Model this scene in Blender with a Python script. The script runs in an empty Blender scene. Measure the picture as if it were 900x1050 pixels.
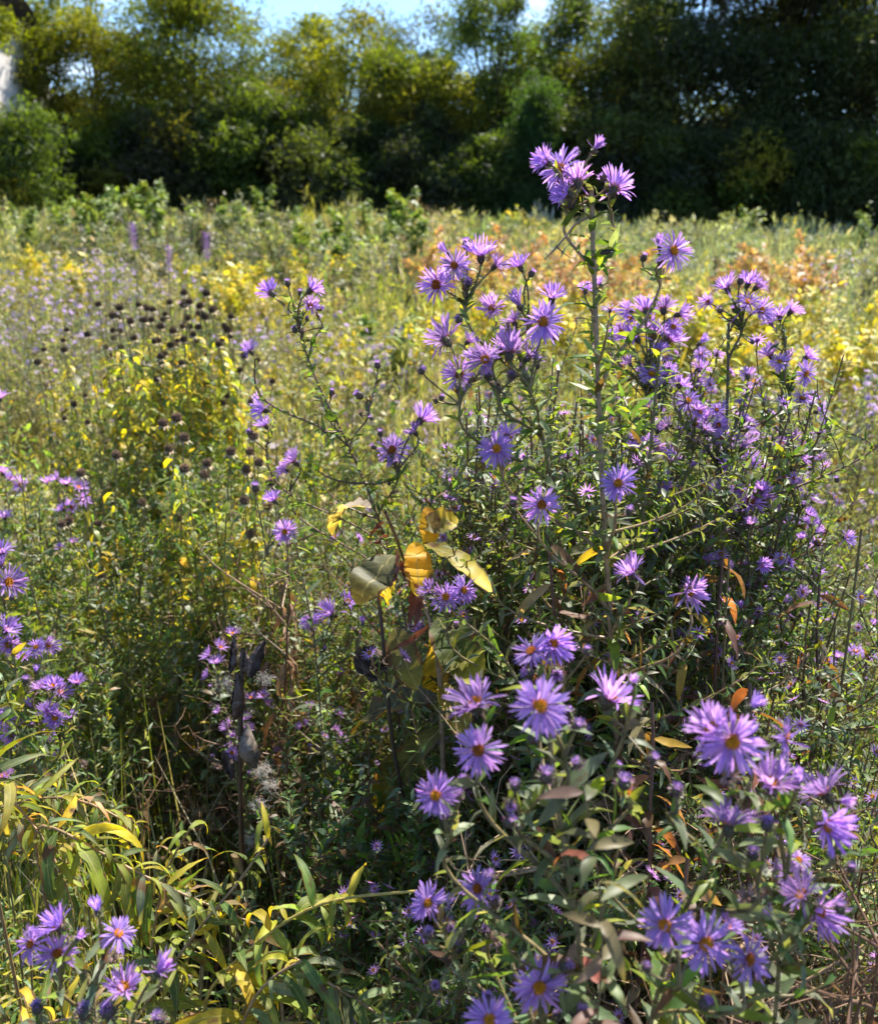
import bpy, math, random
import numpy as np
from mathutils import Vector, Matrix, Quaternion

C = bpy.context.scene.collection
RNG = np.random.default_rng(7)
random.seed(7)
PI = math.pi
UP = np.array([0., 0., 1.])

# ------------------------------------------------------------------ camera
EYE = np.array([0., 0., 1.5]); FPX = 900.0
PITCH = math.radians(19.05); ROLL = math.radians(1.3)
cd = bpy.data.cameras.new('camera'); cam = bpy.data.objects.new('camera', cd); C.objects.link(cam)
cd.sensor_fit = 'HORIZONTAL'; cd.sensor_width = 36; cd.lens = 36
cd.clip_start = 0.02; cd.clip_end = 3000
cd.dof.use_dof = True; cd.dof.focus_distance = 0.92; cd.dof.aperture_fstop = 9.0
CM = Matrix.Rotation(PI/2-PITCH, 4, 'X') @ Matrix.Rotation(ROLL, 4, 'Z')
cam.matrix_world = Matrix.Translation(EYE) @ CM
bpy.context.scene.camera = cam
RC = np.array(CM.to_3x3())

def reseed(k):
    global RNG
    RNG = np.random.default_rng(k); random.seed(k)

def pt(px, py, d):
    """point seen at photo pixel (px,py) at camera depth d"""
    return EYE + RC @ np.array([(px-450)/FPX*d, -(py-525)/FPX*d, -d])

def nrm(v):
    v = np.asarray(v, float)
    return v/np.maximum(np.linalg.norm(v, axis=-1, keepdims=True), 1e-9)

# ------------------------------------------------------------------ materials
def nodes(m):
    m.use_nodes = True; nt = m.node_tree; nt.nodes.clear(); return nt

def plant_mat(name, transl=.4, rough=.45, spec=.4, nscale=60., namp=.35, tint=(1.15, 1.2, .45), sheen=0, vein=False, spots=0):
    m = bpy.data.materials.new(name); nt = nodes(m); N = nt.nodes; L = nt.links
    out = N.new('ShaderNodeOutputMaterial')
    at = N.new('ShaderNodeAttribute'); at.attribute_name = 'Col'
    tc = N.new('ShaderNodeTexCoord')
    no = N.new('ShaderNodeTexNoise'); no.inputs['Scale'].default_value = nscale; no.inputs['Detail'].default_value = 4
    L.new(tc.outputs['Object'], no.inputs['Vector'])
    mr = N.new('ShaderNodeMapRange'); mr.inputs['From Min'].default_value = .3; mr.inputs['From Max'].default_value = .7
    mr.inputs['To Min'].default_value = 1-namp; mr.inputs['To Max'].default_value = 1+namp
    L.new(no.outputs['Fac'], mr.inputs['Value'])
    mx = N.new('ShaderNodeMix'); mx.data_type = 'RGBA'; mx.blend_type = 'MULTIPLY'; mx.inputs[0].default_value = 1
    L.new(at.outputs['Color'], mx.inputs[6]); L.new(mr.outputs[0], mx.inputs[7])
    col = mx.outputs[2]
    if vein:
        uv = N.new('ShaderNodeUVMap'); sp = N.new('ShaderNodeSeparateXYZ'); L.new(uv.outputs[0], sp.inputs[0])
        ab = N.new('ShaderNodeMath'); ab.operation = 'SUBTRACT'; ab.inputs[1].default_value = .5; L.new(sp.outputs[0], ab.inputs[0])
        a2 = N.new('ShaderNodeMath'); a2.operation = 'ABSOLUTE'; L.new(ab.outputs[0], a2.inputs[0])
        md = N.new('ShaderNodeMath'); md.operation = 'MULTIPLY_ADD'; md.inputs[1].default_value = -.35; L.new(a2.outputs[0], md.inputs[0]); L.new(sp.outputs[1], md.inputs[2])
        sc = N.new('ShaderNodeMath'); sc.operation = 'MULTIPLY'; sc.inputs[1].default_value = 13; L.new(md.outputs[0], sc.inputs[0])
        fr = N.new('ShaderNodeMath'); fr.operation = 'FRACT'; L.new(sc.outputs[0], fr.inputs[0])
        lt = N.new('ShaderNodeMath'); lt.operation = 'LESS_THAN'; lt.inputs[1].default_value = .13; L.new(fr.outputs[0], lt.inputs[0])
        mi = N.new('ShaderNodeMath'); mi.operation = 'LESS_THAN'; mi.inputs[1].default_value = .03; L.new(a2.outputs[0], mi.inputs[0])
        mm = N.new('ShaderNodeMath'); mm.operation = 'MAXIMUM'; L.new(mi.outputs[0], mm.inputs[0])
        l2 = N.new('ShaderNodeMath'); l2.operation = 'MULTIPLY'; l2.inputs[1].default_value = .4; L.new(lt.outputs[0], l2.inputs[0]); L.new(l2.outputs[0], mm.inputs[1])
        m2 = N.new('ShaderNodeMath'); m2.operation = 'MULTIPLY'; m2.inputs[1].default_value = .6; L.new(mm.outputs[0], m2.inputs[0])
        mv = N.new('ShaderNodeMix'); mv.data_type = 'RGBA'; mv.inputs[7].default_value = (.45, .42, .16, 1)
        L.new(m2.outputs[0], mv.inputs[0]); L.new(col, mv.inputs[6]); col = mv.outputs[2]
    if vein:
        ge = N.new('ShaderNodeMath'); ge.operation = 'MULTIPLY_ADD'; ge.inputs[1].default_value = 1.; L.new(a2.outputs[0], ge.inputs[0]); L.new(no.outputs['Fac'], ge.inputs[2])
        gm = N.new('ShaderNodeMapRange'); gm.inputs['From Min'].default_value = .95; gm.inputs['From Max'].default_value = 1.03; L.new(ge.outputs[0], gm.inputs['Value'])
        me_ = N.new('ShaderNodeMix'); me_.data_type = 'RGBA'; me_.inputs[7].default_value = (.16, .085, .03, 1); L.new(gm.outputs[0], me_.inputs[0]); L.new(col, me_.inputs[6]); col = me_.outputs[2]
    if spots:
        n2 = N.new('ShaderNodeTexNoise'); n2.inputs['Scale'].default_value = spots; n2.inputs['Detail'].default_value = 3; L.new(tc.outputs['Object'], n2.inputs['Vector'])
        r2 = N.new('ShaderNodeMapRange'); r2.inputs['From Min'].default_value = .62; r2.inputs['From Max'].default_value = .7; L.new(n2.outputs['Fac'], r2.inputs['Value'])
        mv = N.new('ShaderNodeMix'); mv.data_type = 'RGBA'; mv.inputs[7].default_value = (.13, .07, .03, 1)
        L.new(r2.outputs[0], mv.inputs[0]); L.new(col, mv.inputs[6]); col = mv.outputs[2]
    b = N.new('ShaderNodeBsdfPrincipled'); b.inputs['Roughness'].default_value = rough
    b.inputs['Specular IOR Level'].default_value = spec
    if sheen: b.inputs['Sheen Weight'].default_value = sheen
    L.new(col, b.inputs['Base Color'])
    if transl:
        tr = N.new('ShaderNodeBsdfTranslucent')
        tm = N.new('ShaderNodeMix'); tm.data_type = 'RGBA'; tm.blend_type = 'MULTIPLY'; tm.inputs[0].default_value = 1
        tm.inputs[7].default_value = (*tint, 1); L.new(col, tm.inputs[6]); L.new(tm.outputs[2], tr.inputs['Color'])
        ms = N.new('ShaderNodeMixShader'); ms.inputs[0].default_value = transl
        L.new(b.outputs[0], ms.inputs[1]); L.new(tr.outputs[0], ms.inputs[2]); L.new(ms.outputs[0], out.inputs[0])
    else:
        L.new(b.outputs[0], out.inputs[0])
    return m

M = dict(
    leaf=plant_mat('leaf', .5, .46, .4, 90, .3, (1.9, 1.75, .55), spots=55),
    bigleaf=plant_mat('veined_leaf', .5, .55, .3, 45, .5, (1.8, 1.6, .4), vein=True, spots=42),
    milkleaf=plant_mat('milkweed_leaf', .55, .5, .35, 28, .55, (1.7, 1.35, .4), vein=True, spots=46),
    petal=plant_mat('petal', .55, .6, .2, 200, .12, (1.25, 1.08, 1.12)),
    disc=plant_mat('disc_floret', .3, .6, .3, 300, .3, (1.2, 1, .5)),
    calyx=plant_mat('bract', .3, .5, .4, 200, .3, (1.4, 1.3, .6)),
    stem=plant_mat('plant_stem', 0, .5, .4, 120, .4),
    dry=plant_mat('dry_plant', .3, .65, .25, 80, .35, (1.2, 1., .6)),
    fluff=plant_mat('seed_fluff', .4, .7, .2, 100, .1, (1, 1, 1)),
    pod=plant_mat('pod_husk', 0, .6, .3, 90, .45),
    meadow=plant_mat('meadow_leaf', .42, .5, .4, 6, .3, (1.4, 1.38, .62)),
    tleaf=plant_mat('tree_leaf', .5, .55, .2, .6, .3, (1.6, 1.65, .35)),
    bark=plant_mat('bark', 0, .85, .15, 6, .5),
    bug=plant_mat('insect_shell', 0, .3, .5, 300, .2),
    wing=plant_mat('insect_wing', .5, .25, .5, 200, .1, (1, 1, 1)),
)

# ------------------------------------------------------------------ mesh builder
PROF = {
    'lance': lambda t: np.clip(np.sin(PI*np.clip(t, 0, 1)**.75), 0, 1)**.85*.98+.02,
    'ovate': lambda t: np.clip(np.sin(PI*np.clip(t, 0, 1)**.62), 0, 1)**.7*.97+.03,
    'clasp': lambda t: np.interp(t, [0, .12, .3, .6, .85, 1], [.7, .9, 1, .8, .4, .03]),
    'petal': lambda t: np.interp(t, [0, .25, .6, .85, .96, 1], [.3, .6, 1, .95, .6, .15]),
    'blade': lambda t: np.interp(t, [0, .3, .7, 1], [.7, 1, .7, .05]),
    'oblong': lambda t: np.interp(t, [0, .1, .3, .5, .7, .88, .97, 1], [.1, .55, .92, 1, .95, .65, .25, .03]),
}

class MB:
    def __init__(s): s.V = []; s.Q = []; s.Co = []; s.U = []; s.Mi = []; s.n = 0
    def add(s, V, Q, Co, U=None, mi=0):
        V = V.reshape(-1, 3); s.V.append(V); s.Q.append(Q.reshape(-1, 4)+s.n)
        s.Co.append(np.broadcast_to(Co, (len(V), 3)) if Co.ndim == 1 else Co.reshape(-1, 3))
        s.U.append(np.zeros((len(V), 2)) if U is None else U.reshape(-1, 2))
        s.Mi.append(np.full(len(s.Q[-1]), mi, np.int32)); s.n += len(V)
    def leaves(s, P, D, N, L, W, col, droop=.4, fold=.12, segs=3, cols=3, prof='lance', twist=0., wave=0., tipcol=None, tipfrom=.6, mi=0):
        P = np.asarray(P, float); n = len(P)
        if n == 0: return
        D = nrm(D); N = np.asarray(N, float); N = nrm(N-(N*D).sum(1, keepdims=True)*D+1e-6)
        S = np.cross(D, N)
        A = lambda x: np.broadcast_to(np.asarray(x, float), (n,))[:, None, None]
        L_, W_, dr, tw, fo = A(L), A(W), A(droop), A(twist), A(fold)
        t = np.linspace(0, 1, segs+1)[None, :, None]
        ph = dr*t; small = np.abs(dr) < 1e-3; drs = np.where(small, 1e-3, dr)
        a = np.sin(drs*t)/drs; b = (1-np.cos(drs*t))/drs
        ctr = P[:, None]+L_*(D[:, None]*a-N[:, None]*b)
        nt_ = N[:, None]*np.cos(ph)+D[:, None]*np.sin(ph)
        tw_ = tw*t
        St = S[:, None]*np.cos(tw_)+nt_*np.sin(tw_); Nt = nt_*np.cos(tw_)-S[:, None]*np.sin(tw_)
        w = PROF[prof](t)*W_*.5
        ss = np.array([-1, 0, 1]) if cols == 3 else np.array([-1, 1])
        V = ctr[:, :, None]+St[:, :, None]*(w[:, :, None]*ss[None, None, :, None])+Nt[:, :, None]*((w*fo)[:, :, None]*np.abs(ss)[None, None, :, None])
        if wave:
            V = V+Nt[:, :, None]*(RNG.normal(0, wave, (n, segs+1, cols, 1))*w[:, :, None])
        r = segs+1; idx = np.arange(n*r*cols).reshape(n, r, cols)
        Q = np.stack([idx[:, :-1, :-1], idx[:, :-1, 1:], idx[:, 1:, 1:], idx[:, 1:, :-1]], -1)
        col = np.broadcast_to(np.asarray(col, float), (n, 3))
        Co = np.broadcast_to(col[:, None, None], (n, r, cols, 3))
        if tipcol is not None:
            k = np.clip((t-tipfrom)/(1-tipfrom), 0, 1)[:, :, None]
            Co = Co*(1-k)+np.broadcast_to(np.asarray(tipcol, float), (n, 3))[:, None, None]*k
        U = np.stack(np.broadcast_arrays((ss*.5+.5)[None, None, :], t[..., 0][:, :, None]+np.zeros((n, 1, 1))), -1)
        s.add(V, Q, Co, U, mi)
    def tubes(s, P, R, col, k=5, mi=0, cap=False):
        """P (n,m,3) paths, R (n,m) radii"""
        P = np.asarray(P, float)
        if P.ndim == 2: P = P[None]
        n, m = P.shape[:2]
        R = np.broadcast_to(np.asarray(R, float), (n, m))
        T = np.empty_like(P); T[:, 1:-1] = P[:, 2:]-P[:, :-2]; T[:, 0] = P[:, 1]-P[:, 0]; T[:, -1] = P[:, -1]-P[:, -2]
        T = nrm(T)
        ref = nrm(P[:, -1]-P[:, 0]); ax = np.eye(3)[np.argmin(np.abs(ref), 1)]
        X = nrm(np.cross(T, ax[:, None])); Y = np.cross(T, X)
        th = np.arange(k)*2*PI/k
        V = P[:, :, None]+R[:, :, None, None]*(X[:, :, None]*np.cos(th)[:, None]+Y[:, :, None]*np.sin(th)[:, None])
        i = np.arange(n*m*k).reshape(n, m, k); j = np.roll(i, -1, 2)
        Q = np.stack([i[:, :-1], j[:, :-1], j[:, 1:], i[:, 1:]], -1)
        col = np.asarray(col, float)
        if col.ndim == 1: Co = np.broadcast_to(col, V.shape)
        elif col.shape[0] == n and col.ndim == 2: Co = np.broadcast_to(col[:, None, None], V.shape)
        else: Co = np.broadcast_to(col[:, :, None], V.shape)
        s.add(V, Q, Co, None, mi)
    def mesh(s, name, mats, smooth=True):
        me = bpy.data.meshes.new(name)
        V = np.concatenate(s.V); Q = np.concatenate(s.Q)
        nq = len(Q)
        me.vertices.add(len(V)); me.vertices.foreach_set('co', V.astype(np.float32).ravel())
        me.loops.add(nq*4); me.loops.foreach_set('vertex_index', Q.astype(np.int32).ravel())
        me.polygons.add(nq); me.polygons.foreach_set('loop_start', np.arange(0, nq*4, 4, dtype=np.int32))
        try: me.polygons.foreach_set('loop_total', np.full(nq, 4, np.int32))
        except Exception: pass
        me.polygons.foreach_set('material_index', np.concatenate(s.Mi))
        me.polygons.foreach_set('use_smooth', np.full(nq, smooth))
        Co = np.concatenate(s.Co); Co4 = np.concatenate([Co, np.ones((len(Co), 1))], 1)
        at = me.color_attributes.new('Col', 'FLOAT_COLOR', 'POINT'); at.data.foreach_set('color', Co4.astype(np.float32).ravel())
        U = np.concatenate(s.U)
        if U.any():
            uv = me.uv_layers.new(name='UVMap'); uv.data.foreach_set('uv', U[Q.ravel()].astype(np.float32).ravel())
        for m in (mats if isinstance(mats, (list, tuple)) else [mats]): me.materials.append(m)
        me.update(calc_edges=True); me.validate()
        return me
    def build(s, name, mats, parent=None, smooth=True):
        o = bpy.data.objects.new(name, s.mesh(name, mats, smooth)); C.objects.link(o)
        if parent: o.parent = parent
        return o

def obj(name, me, parent=None, loc=None):
    o = bpy.data.objects.new(name, me); C.objects.link(o)
    if parent: o.parent = parent
    if loc is not None: o.location = loc
    return o

def tag(o, label=None, cat=None, group=None, kind=None):
    if label: o['label'] = label
    if cat: o['category'] = cat
    if group: o['group'] = group
    if kind: o['kind'] = kind
    return o

def thing(name, loc, label, cat, group=None, rz=0., sc=1.):
    e = bpy.data.objects.new(name, None); C.objects.link(e); e.empty_display_size = .05
    e.location = loc; e.rotation_euler = (0, 0, rz); e.scale = (sc, sc, sc)
    return tag(e, label, cat, group)

def copy_tree(o, parent=None):
    c = o.copy(); C.objects.link(c)
    if parent: c.parent = parent
    for ch in list(o.children): copy_tree(ch, c)
    return c

def jit(n, base, amp=.2, hue=.06):
    """n colours about base"""
    b = np.asarray(base, float)
    k = np.exp(RNG.normal(0, amp, (n, 1))); h = np.exp(RNG.normal(0, hue, (n, 3)))
    return np.clip(b*k*h, .003, .95)

def pick(n, cols, wts, amp=.2, hue=.07):
    cols = np.asarray(cols, float); i = RNG.choice(len(cols), n, p=np.asarray(wts, float)/np.sum(wts))
    return jit(n, cols[i], amp, hue)

def bez(A, B, dA, dB, m=8):
    A, B, dA, dB = map(np.asarray, (A, B, dA, dB)); t = np.linspace(0, 1, m)[:, None]
    P1 = A+dA; P2 = B-dB
    return (1-t)**3*A+3*(1-t)**2*t*P1+3*(1-t)*t*t*P2+t**3*B

def resample(path, m):
    path = np.asarray(path, float); s = np.r_[0, np.cumsum(np.linalg.norm(np.diff(path, axis=0), axis=1))]
    x = np.linspace(0, s[-1], m)
    return np.stack([np.interp(x, s, path[:, i]) for i in range(3)], 1)

def smooth_path(path, m=40):
    p = resample(path, m)
    for _ in range(3):
        p[1:-1] = (p[:-2]+2*p[1:-1]+p[2:])/4
    return p

def along(path, spacing, t0=0., t1=1., jitter=.5, phase=None):
    """points, tangents, radial dirs, fraction along path"""
    path = np.asarray(path); s = np.r_[0, np.cumsum(np.linalg.norm(np.diff(path, axis=0), axis=1))]
    n = max(0, int(s[-1]*(t1-t0)/spacing))
    if n == 0: return np.zeros((0, 3)), np.zeros((0, 3)), np.zeros((0, 3)), np.zeros(0)
    x = (t0+(t1-t0)*(np.arange(n)+.5+RNG.uniform(-jitter, jitter, n))/n)*s[-1]
    P = np.stack([np.interp(x, s, path[:, i]) for i in range(3)], 1)
    T = np.gradient(path, axis=0); T = nrm(np.stack([np.interp(x, s, T[:, i]) for i in range(3)], 1))
    a = nrm(np.cross(T, np.where(np.abs(T[:, 2:3]) > .9, np.array([[1., 0, 0]]), np.array([[0, 0, 1.]])))); b = np.cross(T, a)
    th = np.arange(n)*2.399+(RNG.uniform(0, 6.28) if phase is None else phase)+RNG.normal(0, .35, n)
    return P, T, a*np.cos(th)[:, None]+b*np.sin(th)[:, None], x/s[-1]

# colours (linear base colours)
GREY_GREEN = (.15, .195, .11); GREEN = (.085, .155, .035); YGREEN = (.20, .25, .035); YELLOW = (.55, .40, .03)
DKGREEN = (.05, .095, .03); BROWN = (.12, .07, .035); DRY = (.30, .22, .12); RUST = (.25, .08, .04); PALE = (.32, .33, .20)
VIOLET = (.49, .31, .69)

class Foliage:
    """collects leaves of one plant and builds them in one mesh"""
    def __init__(s): s.r = []
    def shoot(s, path, spacing, L, W, pal, tilt=.9, droop=.7, t0=0., t1=1., taper=(1., .6), prof='clasp', twist=.5, **k):
        P, T, Rr, f = along(path, spacing, t0, t1)
        n = len(P)
        if not n: return
        ti = tilt+RNG.normal(0, .25, n)
        D = T*np.cos(ti)[:, None]+Rr*np.sin(ti)[:, None]
        N = T*np.sin(ti)[:, None]-Rr*np.cos(ti)[:, None]
        sz = np.interp(f, [0, 1], taper)*np.exp(RNG.normal(0, .22, n))
        s.r.append((P, D, N+RNG.normal(0, .2, (n, 3)), L*sz, W*sz, pick(n, *pal), droop+RNG.normal(0, .4, n), RNG.normal(0, twist, n)))
        s.kw = dict(prof=prof, **k)
    def into(s, mb, segs=3, cols=3, fold=.25, mi=0, prof=None, **k):
        if not s.r: return
        a = [np.concatenate([r[i] for r in s.r]) for i in range(8)]
        mb.leaves(a[0], a[1], a[2], a[3], a[4], a[5], droop=a[6], twist=a[7], fold=fold, segs=segs, cols=cols, prof=prof or s.kw.get('prof', 'lance'), mi=mi, **k)

PAL_ASTER = ([GREY_GREEN, GREEN, YGREEN, (.17, .2, .12), BROWN], [4, 3, 2, 2, .4])
PAL_LOWER = ([GREY_GREEN, GREEN, YGREEN, BROWN, RUST, DRY], [3, 3, 2, 2.2, .7, 1.5])
PAL_GOLD = ([GREY_GREEN, GREEN, YGREEN, (.3, .28, .05), DRY], [3, 3, 3, 1, .8])
PAL_BEE = ([YGREEN, (.33, .33, .03), GREEN, (.5, .40, .03), (.12, .1, .05)], [4, 4, 2, 2.5, .8])
PAL_WILLOW = ([GREEN, YGREEN, GREY_GREEN, (.42, .36, .03), (.3, .19, .11), (.3, .28, .06)], [3, 5, 2.5, 1.6, .7, 2])

# ------------------------------------------------------------------ flowers
def flower_parts(kind, seed, lod=0):
    r = np.random.default_rng(seed)
    n = {'o': 60, 'c': 54, 'x': 36}[kind]
    if lod: n = int(n*.6)
    th = np.arange(n)*2*PI/n*1.0+r.normal(0, .05, n)
    e0 = {'o': .18, 'c': .78, 'x': 1.28}[kind]
    lay = r.integers(0, 2, n)
    el = e0+lay*.16-.08+r.normal(0, .12, n)
    bad = r.random(n) < r.uniform(.08, .28); el[bad] += r.normal(.1, .55, bad.sum()); th += .1*np.sin(th*2+r.uniform(0, 6))
    rad = np.stack([np.cos(th), np.sin(th), np.zeros(n)], 1)
    D = rad*np.cos(el)[:, None]+UP*np.sin(el)[:, None]
    N = -rad*np.sin(el)[:, None]+UP*np.cos(el)[:, None]
    br = {'o': .16, 'c': .17, 'x': .12}[kind]
    P = rad*br+UP*(.02*lay[:, None])
    L = (.80+.11*r.normal(0, 1, n).clip(-2.5, 1.3))*(1+.08*np.sin(th+r.uniform(0, 6)))*(1.0 if kind == 'o' else 1.02)
    dr = {'o': .42, 'c': .15, 'x': -.12}[kind]+r.normal(0, .4, n)
    keep = r.random(n) > r.uniform(.0, .14); th, el, lay, rad, D, N, P, L, dr = [v[keep] for v in (th, el, lay, rad, D, N, P, L, dr)]; n = len(th)
    mb = MB()
    pc = np.asarray(VIOLET)*np.array([1.0, 1.0, 1.0])*math.exp(r.normal(0, .12))*np.exp(r.normal(0, .04, 3))*np.exp(r.normal(0, .13, (n, 1)))*np.exp(r.normal(0, .05, (n, 3)))
    mb.leaves(P, D, N+r.normal(0, .12, (n, 3)), L, (.098 if not lod else .13)*(1+.15*r.normal(0, 1, n)), pc.clip(0, .9), droop=dr, fold=.35 if not lod else .0,
              segs=5 if not lod else 2, cols=3 if not lod else 2, prof='petal', twist=r.normal(0, .5, n), tipcol=(pc*1.18).clip(0, .9), tipfrom=.4)
    pet = mb.mesh('flower', M['petal'])
    disc = None
    if kind != 'x':
        mb = MB(); k = 60 if not lod else 16
        old = seed % 3
        i = np.arange(k)+.5; rr = .175*np.sqrt(i/k); a = i*2.39996
        z = .05+.05*np.sqrt(np.clip(1-(rr/.23)**2, 0, 1))
        B = np.stack([rr*np.cos(a), rr*np.sin(a), z-.06], 1)
        dirv = nrm(np.stack([rr*np.cos(a)*2, rr*np.sin(a)*2, np.full(k, .25)+.1], 1))
        h = .085+.03*r.random(k)+.03*(rr/.2)
        Pp = np.stack([B, B+dirv*h[:, None]*.7, B+dirv*h[:, None]*.95, B+dirv*h[:, None]*1.05], 1)
        Rr = np.array([.018, .021, .024, .004])*(1 if not lod else 1.8)
        inner = np.array([(.85, .50, .03), (.66, .27, .025), (.8, .46, .03)][old]); outer = np.array([(.68, .24, .03), (.36, .08, .04), (.5, .15, .03)][old])
        cc = inner+(outer-inner)*((rr/.175)**2)[:, None]
        mb.tubes(Pp, np.broadcast_to(Rr, (k, 4)), cc*np.exp(r.normal(0, .15, (k, 1))), k=4)
        # cushion under the florets
        zz = np.array([[0, 0, -.06], [0, 0, -.02], [0, 0, .03], [0, 0, .06]]); mb.tubes(zz, np.array([.12, .17, .16, .02]), np.array(outer)*.7, k=10)
        disc = mb.mesh('disc', M['disc'])
    mb = MB()
    zz = np.stack([np.zeros(6), np.zeros(6), np.array([-.42, -.36, -.25, -.12, -.03, .0])], 1)
    cr = {'o': .22, 'c': .21, 'x': .19}[kind]
    mb.tubes(zz, np.array([.03, .09, .16, .19, cr*.9, .1])*1., np.array((.085, .075, .05)), k=10)
    k = 36 if not lod else 14
    a = np.arange(k)*2.39996; hz = -.36+.33*np.arange(k)/k
    rad = np.stack([np.cos(a), np.sin(a), np.zeros(k)], 1)
    R0 = np.interp(hz, [-.42, -.25, -.03], [.06, .16, .19])
    el = r.normal(.35, .4, k)
    D = rad*np.cos(el)[:, None]+UP*np.sin(el)[:, None]; N = -rad*np.sin(el)[:, None]+UP*np.cos(el)[:, None]
    cc = np.where(r.random((k, 1)) < .45, np.array([[.16, .08, .13]]), np.array([[.12, .15, .06]]))*np.exp(r.normal(0, .2, (k, 1)))
    mb.leaves(rad*R0[:, None]+UP*hz[:, None], D, N, .21+.05*r.normal(0, 1, k), .05, cc, droop=.5+r.normal(0, .4, k), segs=3 if not lod else 1, cols=2, prof='lance')
    cal = mb.mesh('calyx', M['calyx'])
    return pet, disc, cal

def old_parts(seed):
    r = np.random.default_rng(seed); mb = MB(); n = 34; th = np.arange(n)*2.4; el = r.normal(.9, .6, n)
    rad = np.stack([np.cos(th), np.sin(th), np.zeros(n)], 1); D = rad*np.cos(el)[:, None]+UP*np.sin(el)[:, None]; N = -rad*np.sin(el)[:, None]+UP*np.cos(el)[:, None]
    pc = np.where(r.random((n, 1)) < .6, np.array([[.36, .26, .30]]), np.array([[.30, .17, .12]]))*np.exp(r.normal(0, .2, (n, 1)))
    mb.leaves(rad*.15, D, N+r.normal(0, .5, (n, 3)), .5+.12*r.normal(0, 1, n), .06, pc, droop=r.normal(1.2, 1., n), twist=r.normal(0, 1.5, n), segs=5, cols=2, prof='petal')
    return mb.mesh('flower', M['dry']), None, FV['c'][seed % 3][2]

def bud_parts(seed):
    r = np.random.default_rng(seed); mb = MB()
    zz = np.stack([np.zeros(7), np.zeros(7), np.array([-.9, -.75, -.4, 0, .4, .65, .75])], 1)
    mb.tubes(zz, np.array([.12, .4, .68, .72, .55, .3, .05]), np.array((.1, .085, .065)), k=9)
    k = 44; a = np.arange(k)*2.39996; hz = -.75+1.3*np.arange(k)/k
    rad = np.stack([np.cos(a), np.sin(a), np.zeros(k)], 1); R0 = np.interp(hz, [-.9, -.75, -.4, 0, .4, .65], [.12, .4, .68, .72, .55, .3])
    el = .7+r.normal(0, .35, k)
    D = rad*np.cos(el)[:, None]+UP*np.sin(el)[:, None]; N = -rad*np.sin(el)[:, None]+UP*np.cos(el)[:, None]
    cc = np.where(r.random((k, 1)) < .55, np.array([[.18, .07, .15]]), np.array([[.13, .15, .07]]))*np.exp(r.normal(0, .2, (k, 1)))
    mb.leaves(rad*R0[:, None]+UP*hz[:, None], D, N, .6, .2, cc, droop=.4+r.normal(0, .5, k), segs=2, cols=2)
    b = mb.mesh('bud', M['calyx'])
    mb = MB(); k = 26; a = np.arange(k)*2.39996; q = np.sqrt(np.arange(k)/k)*.42
    P = np.stack([q*np.cos(a), q*np.sin(a), np.full(k, .25)], 1); D = UP+np.stack([np.cos(a)*.35, np.sin(a)*.35, np.zeros(k)], 1)*q[:, None]*2
    N = -np.stack([np.cos(a), np.sin(a), np.zeros(k)], 1)
    mb.leaves(P, D, N, .8+.2*r.random(k), .2, jit(k, np.asarray(VIOLET)*.85, .15), droop=.5, segs=3, cols=2, prof='petal')
    return b, mb.mesh('petal_tip', M['petal'])

FV = {k: [flower_parts(k, 11*i+ord(k)) for i in range(9 if k == 'o' else 5)] for k in 'ocx'}
FL = {k: [flower_parts(k, 13*i+ord(k), 1) for i in range(3)] for k in 'ocx'}
BV = [bud_parts(5), bud_parts(6)]
FV['w'] = FL['w'] = [old_parts(i) for i in range(4)]
DIRS = {'F': (0, -1, .3), 'L': (-.9, -.45, .35), 'R': (.9, -.45, .35), 'U': (0, -.15, 1), 'B': (.05, .55, .75), 'FL': (-.5, -1, .35), 'FR': (.5, -1, .35), 'FU': (0, -.75, .75),
        'UL': (-.6, -.1, .8), 'UR': (.6, -.1, .8), 'BL': (-.6, .5, .6), 'BR': (.6, .5, .6), 'D': (0, -.85, -.4), 'E': (.98, -.25, .15)}

def put_flower(parent, base, pos, diam, kind, dirv, lod=0):
    dv = Vector(nrm(np.array(dirv)+RNG.normal(0, .1, 3)))
    q = Vector((0, 0, 1)).rotation_difference(dv) @ Quaternion((0, 0, 1), RNG.uniform(0, 6.28))
    if kind == 'b':
        b, p = BV[RNG.integers(2)]
        o = obj('bud', b, parent, Vector(pos-base)); o.scale = (diam*.5,)*3
        obj('petal_tip', p, o)
    else:
        var = (FL if lod else FV)[kind]; pet, disc, cal = var[RNG.integers(len(var))]
        o = obj('flower', pet, parent, Vector(pos-base))
        k = {'o': .53, 'c': .63, 'x': .62, 'w': .6}[kind]; o.scale = (diam*k,)*3
        if disc: obj('disc', disc, o)
        obj('calyx', cal, o)
    o.rotation_mode = 'QUATERNION'; o.rotation_quaternion = q
    return dv

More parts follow.
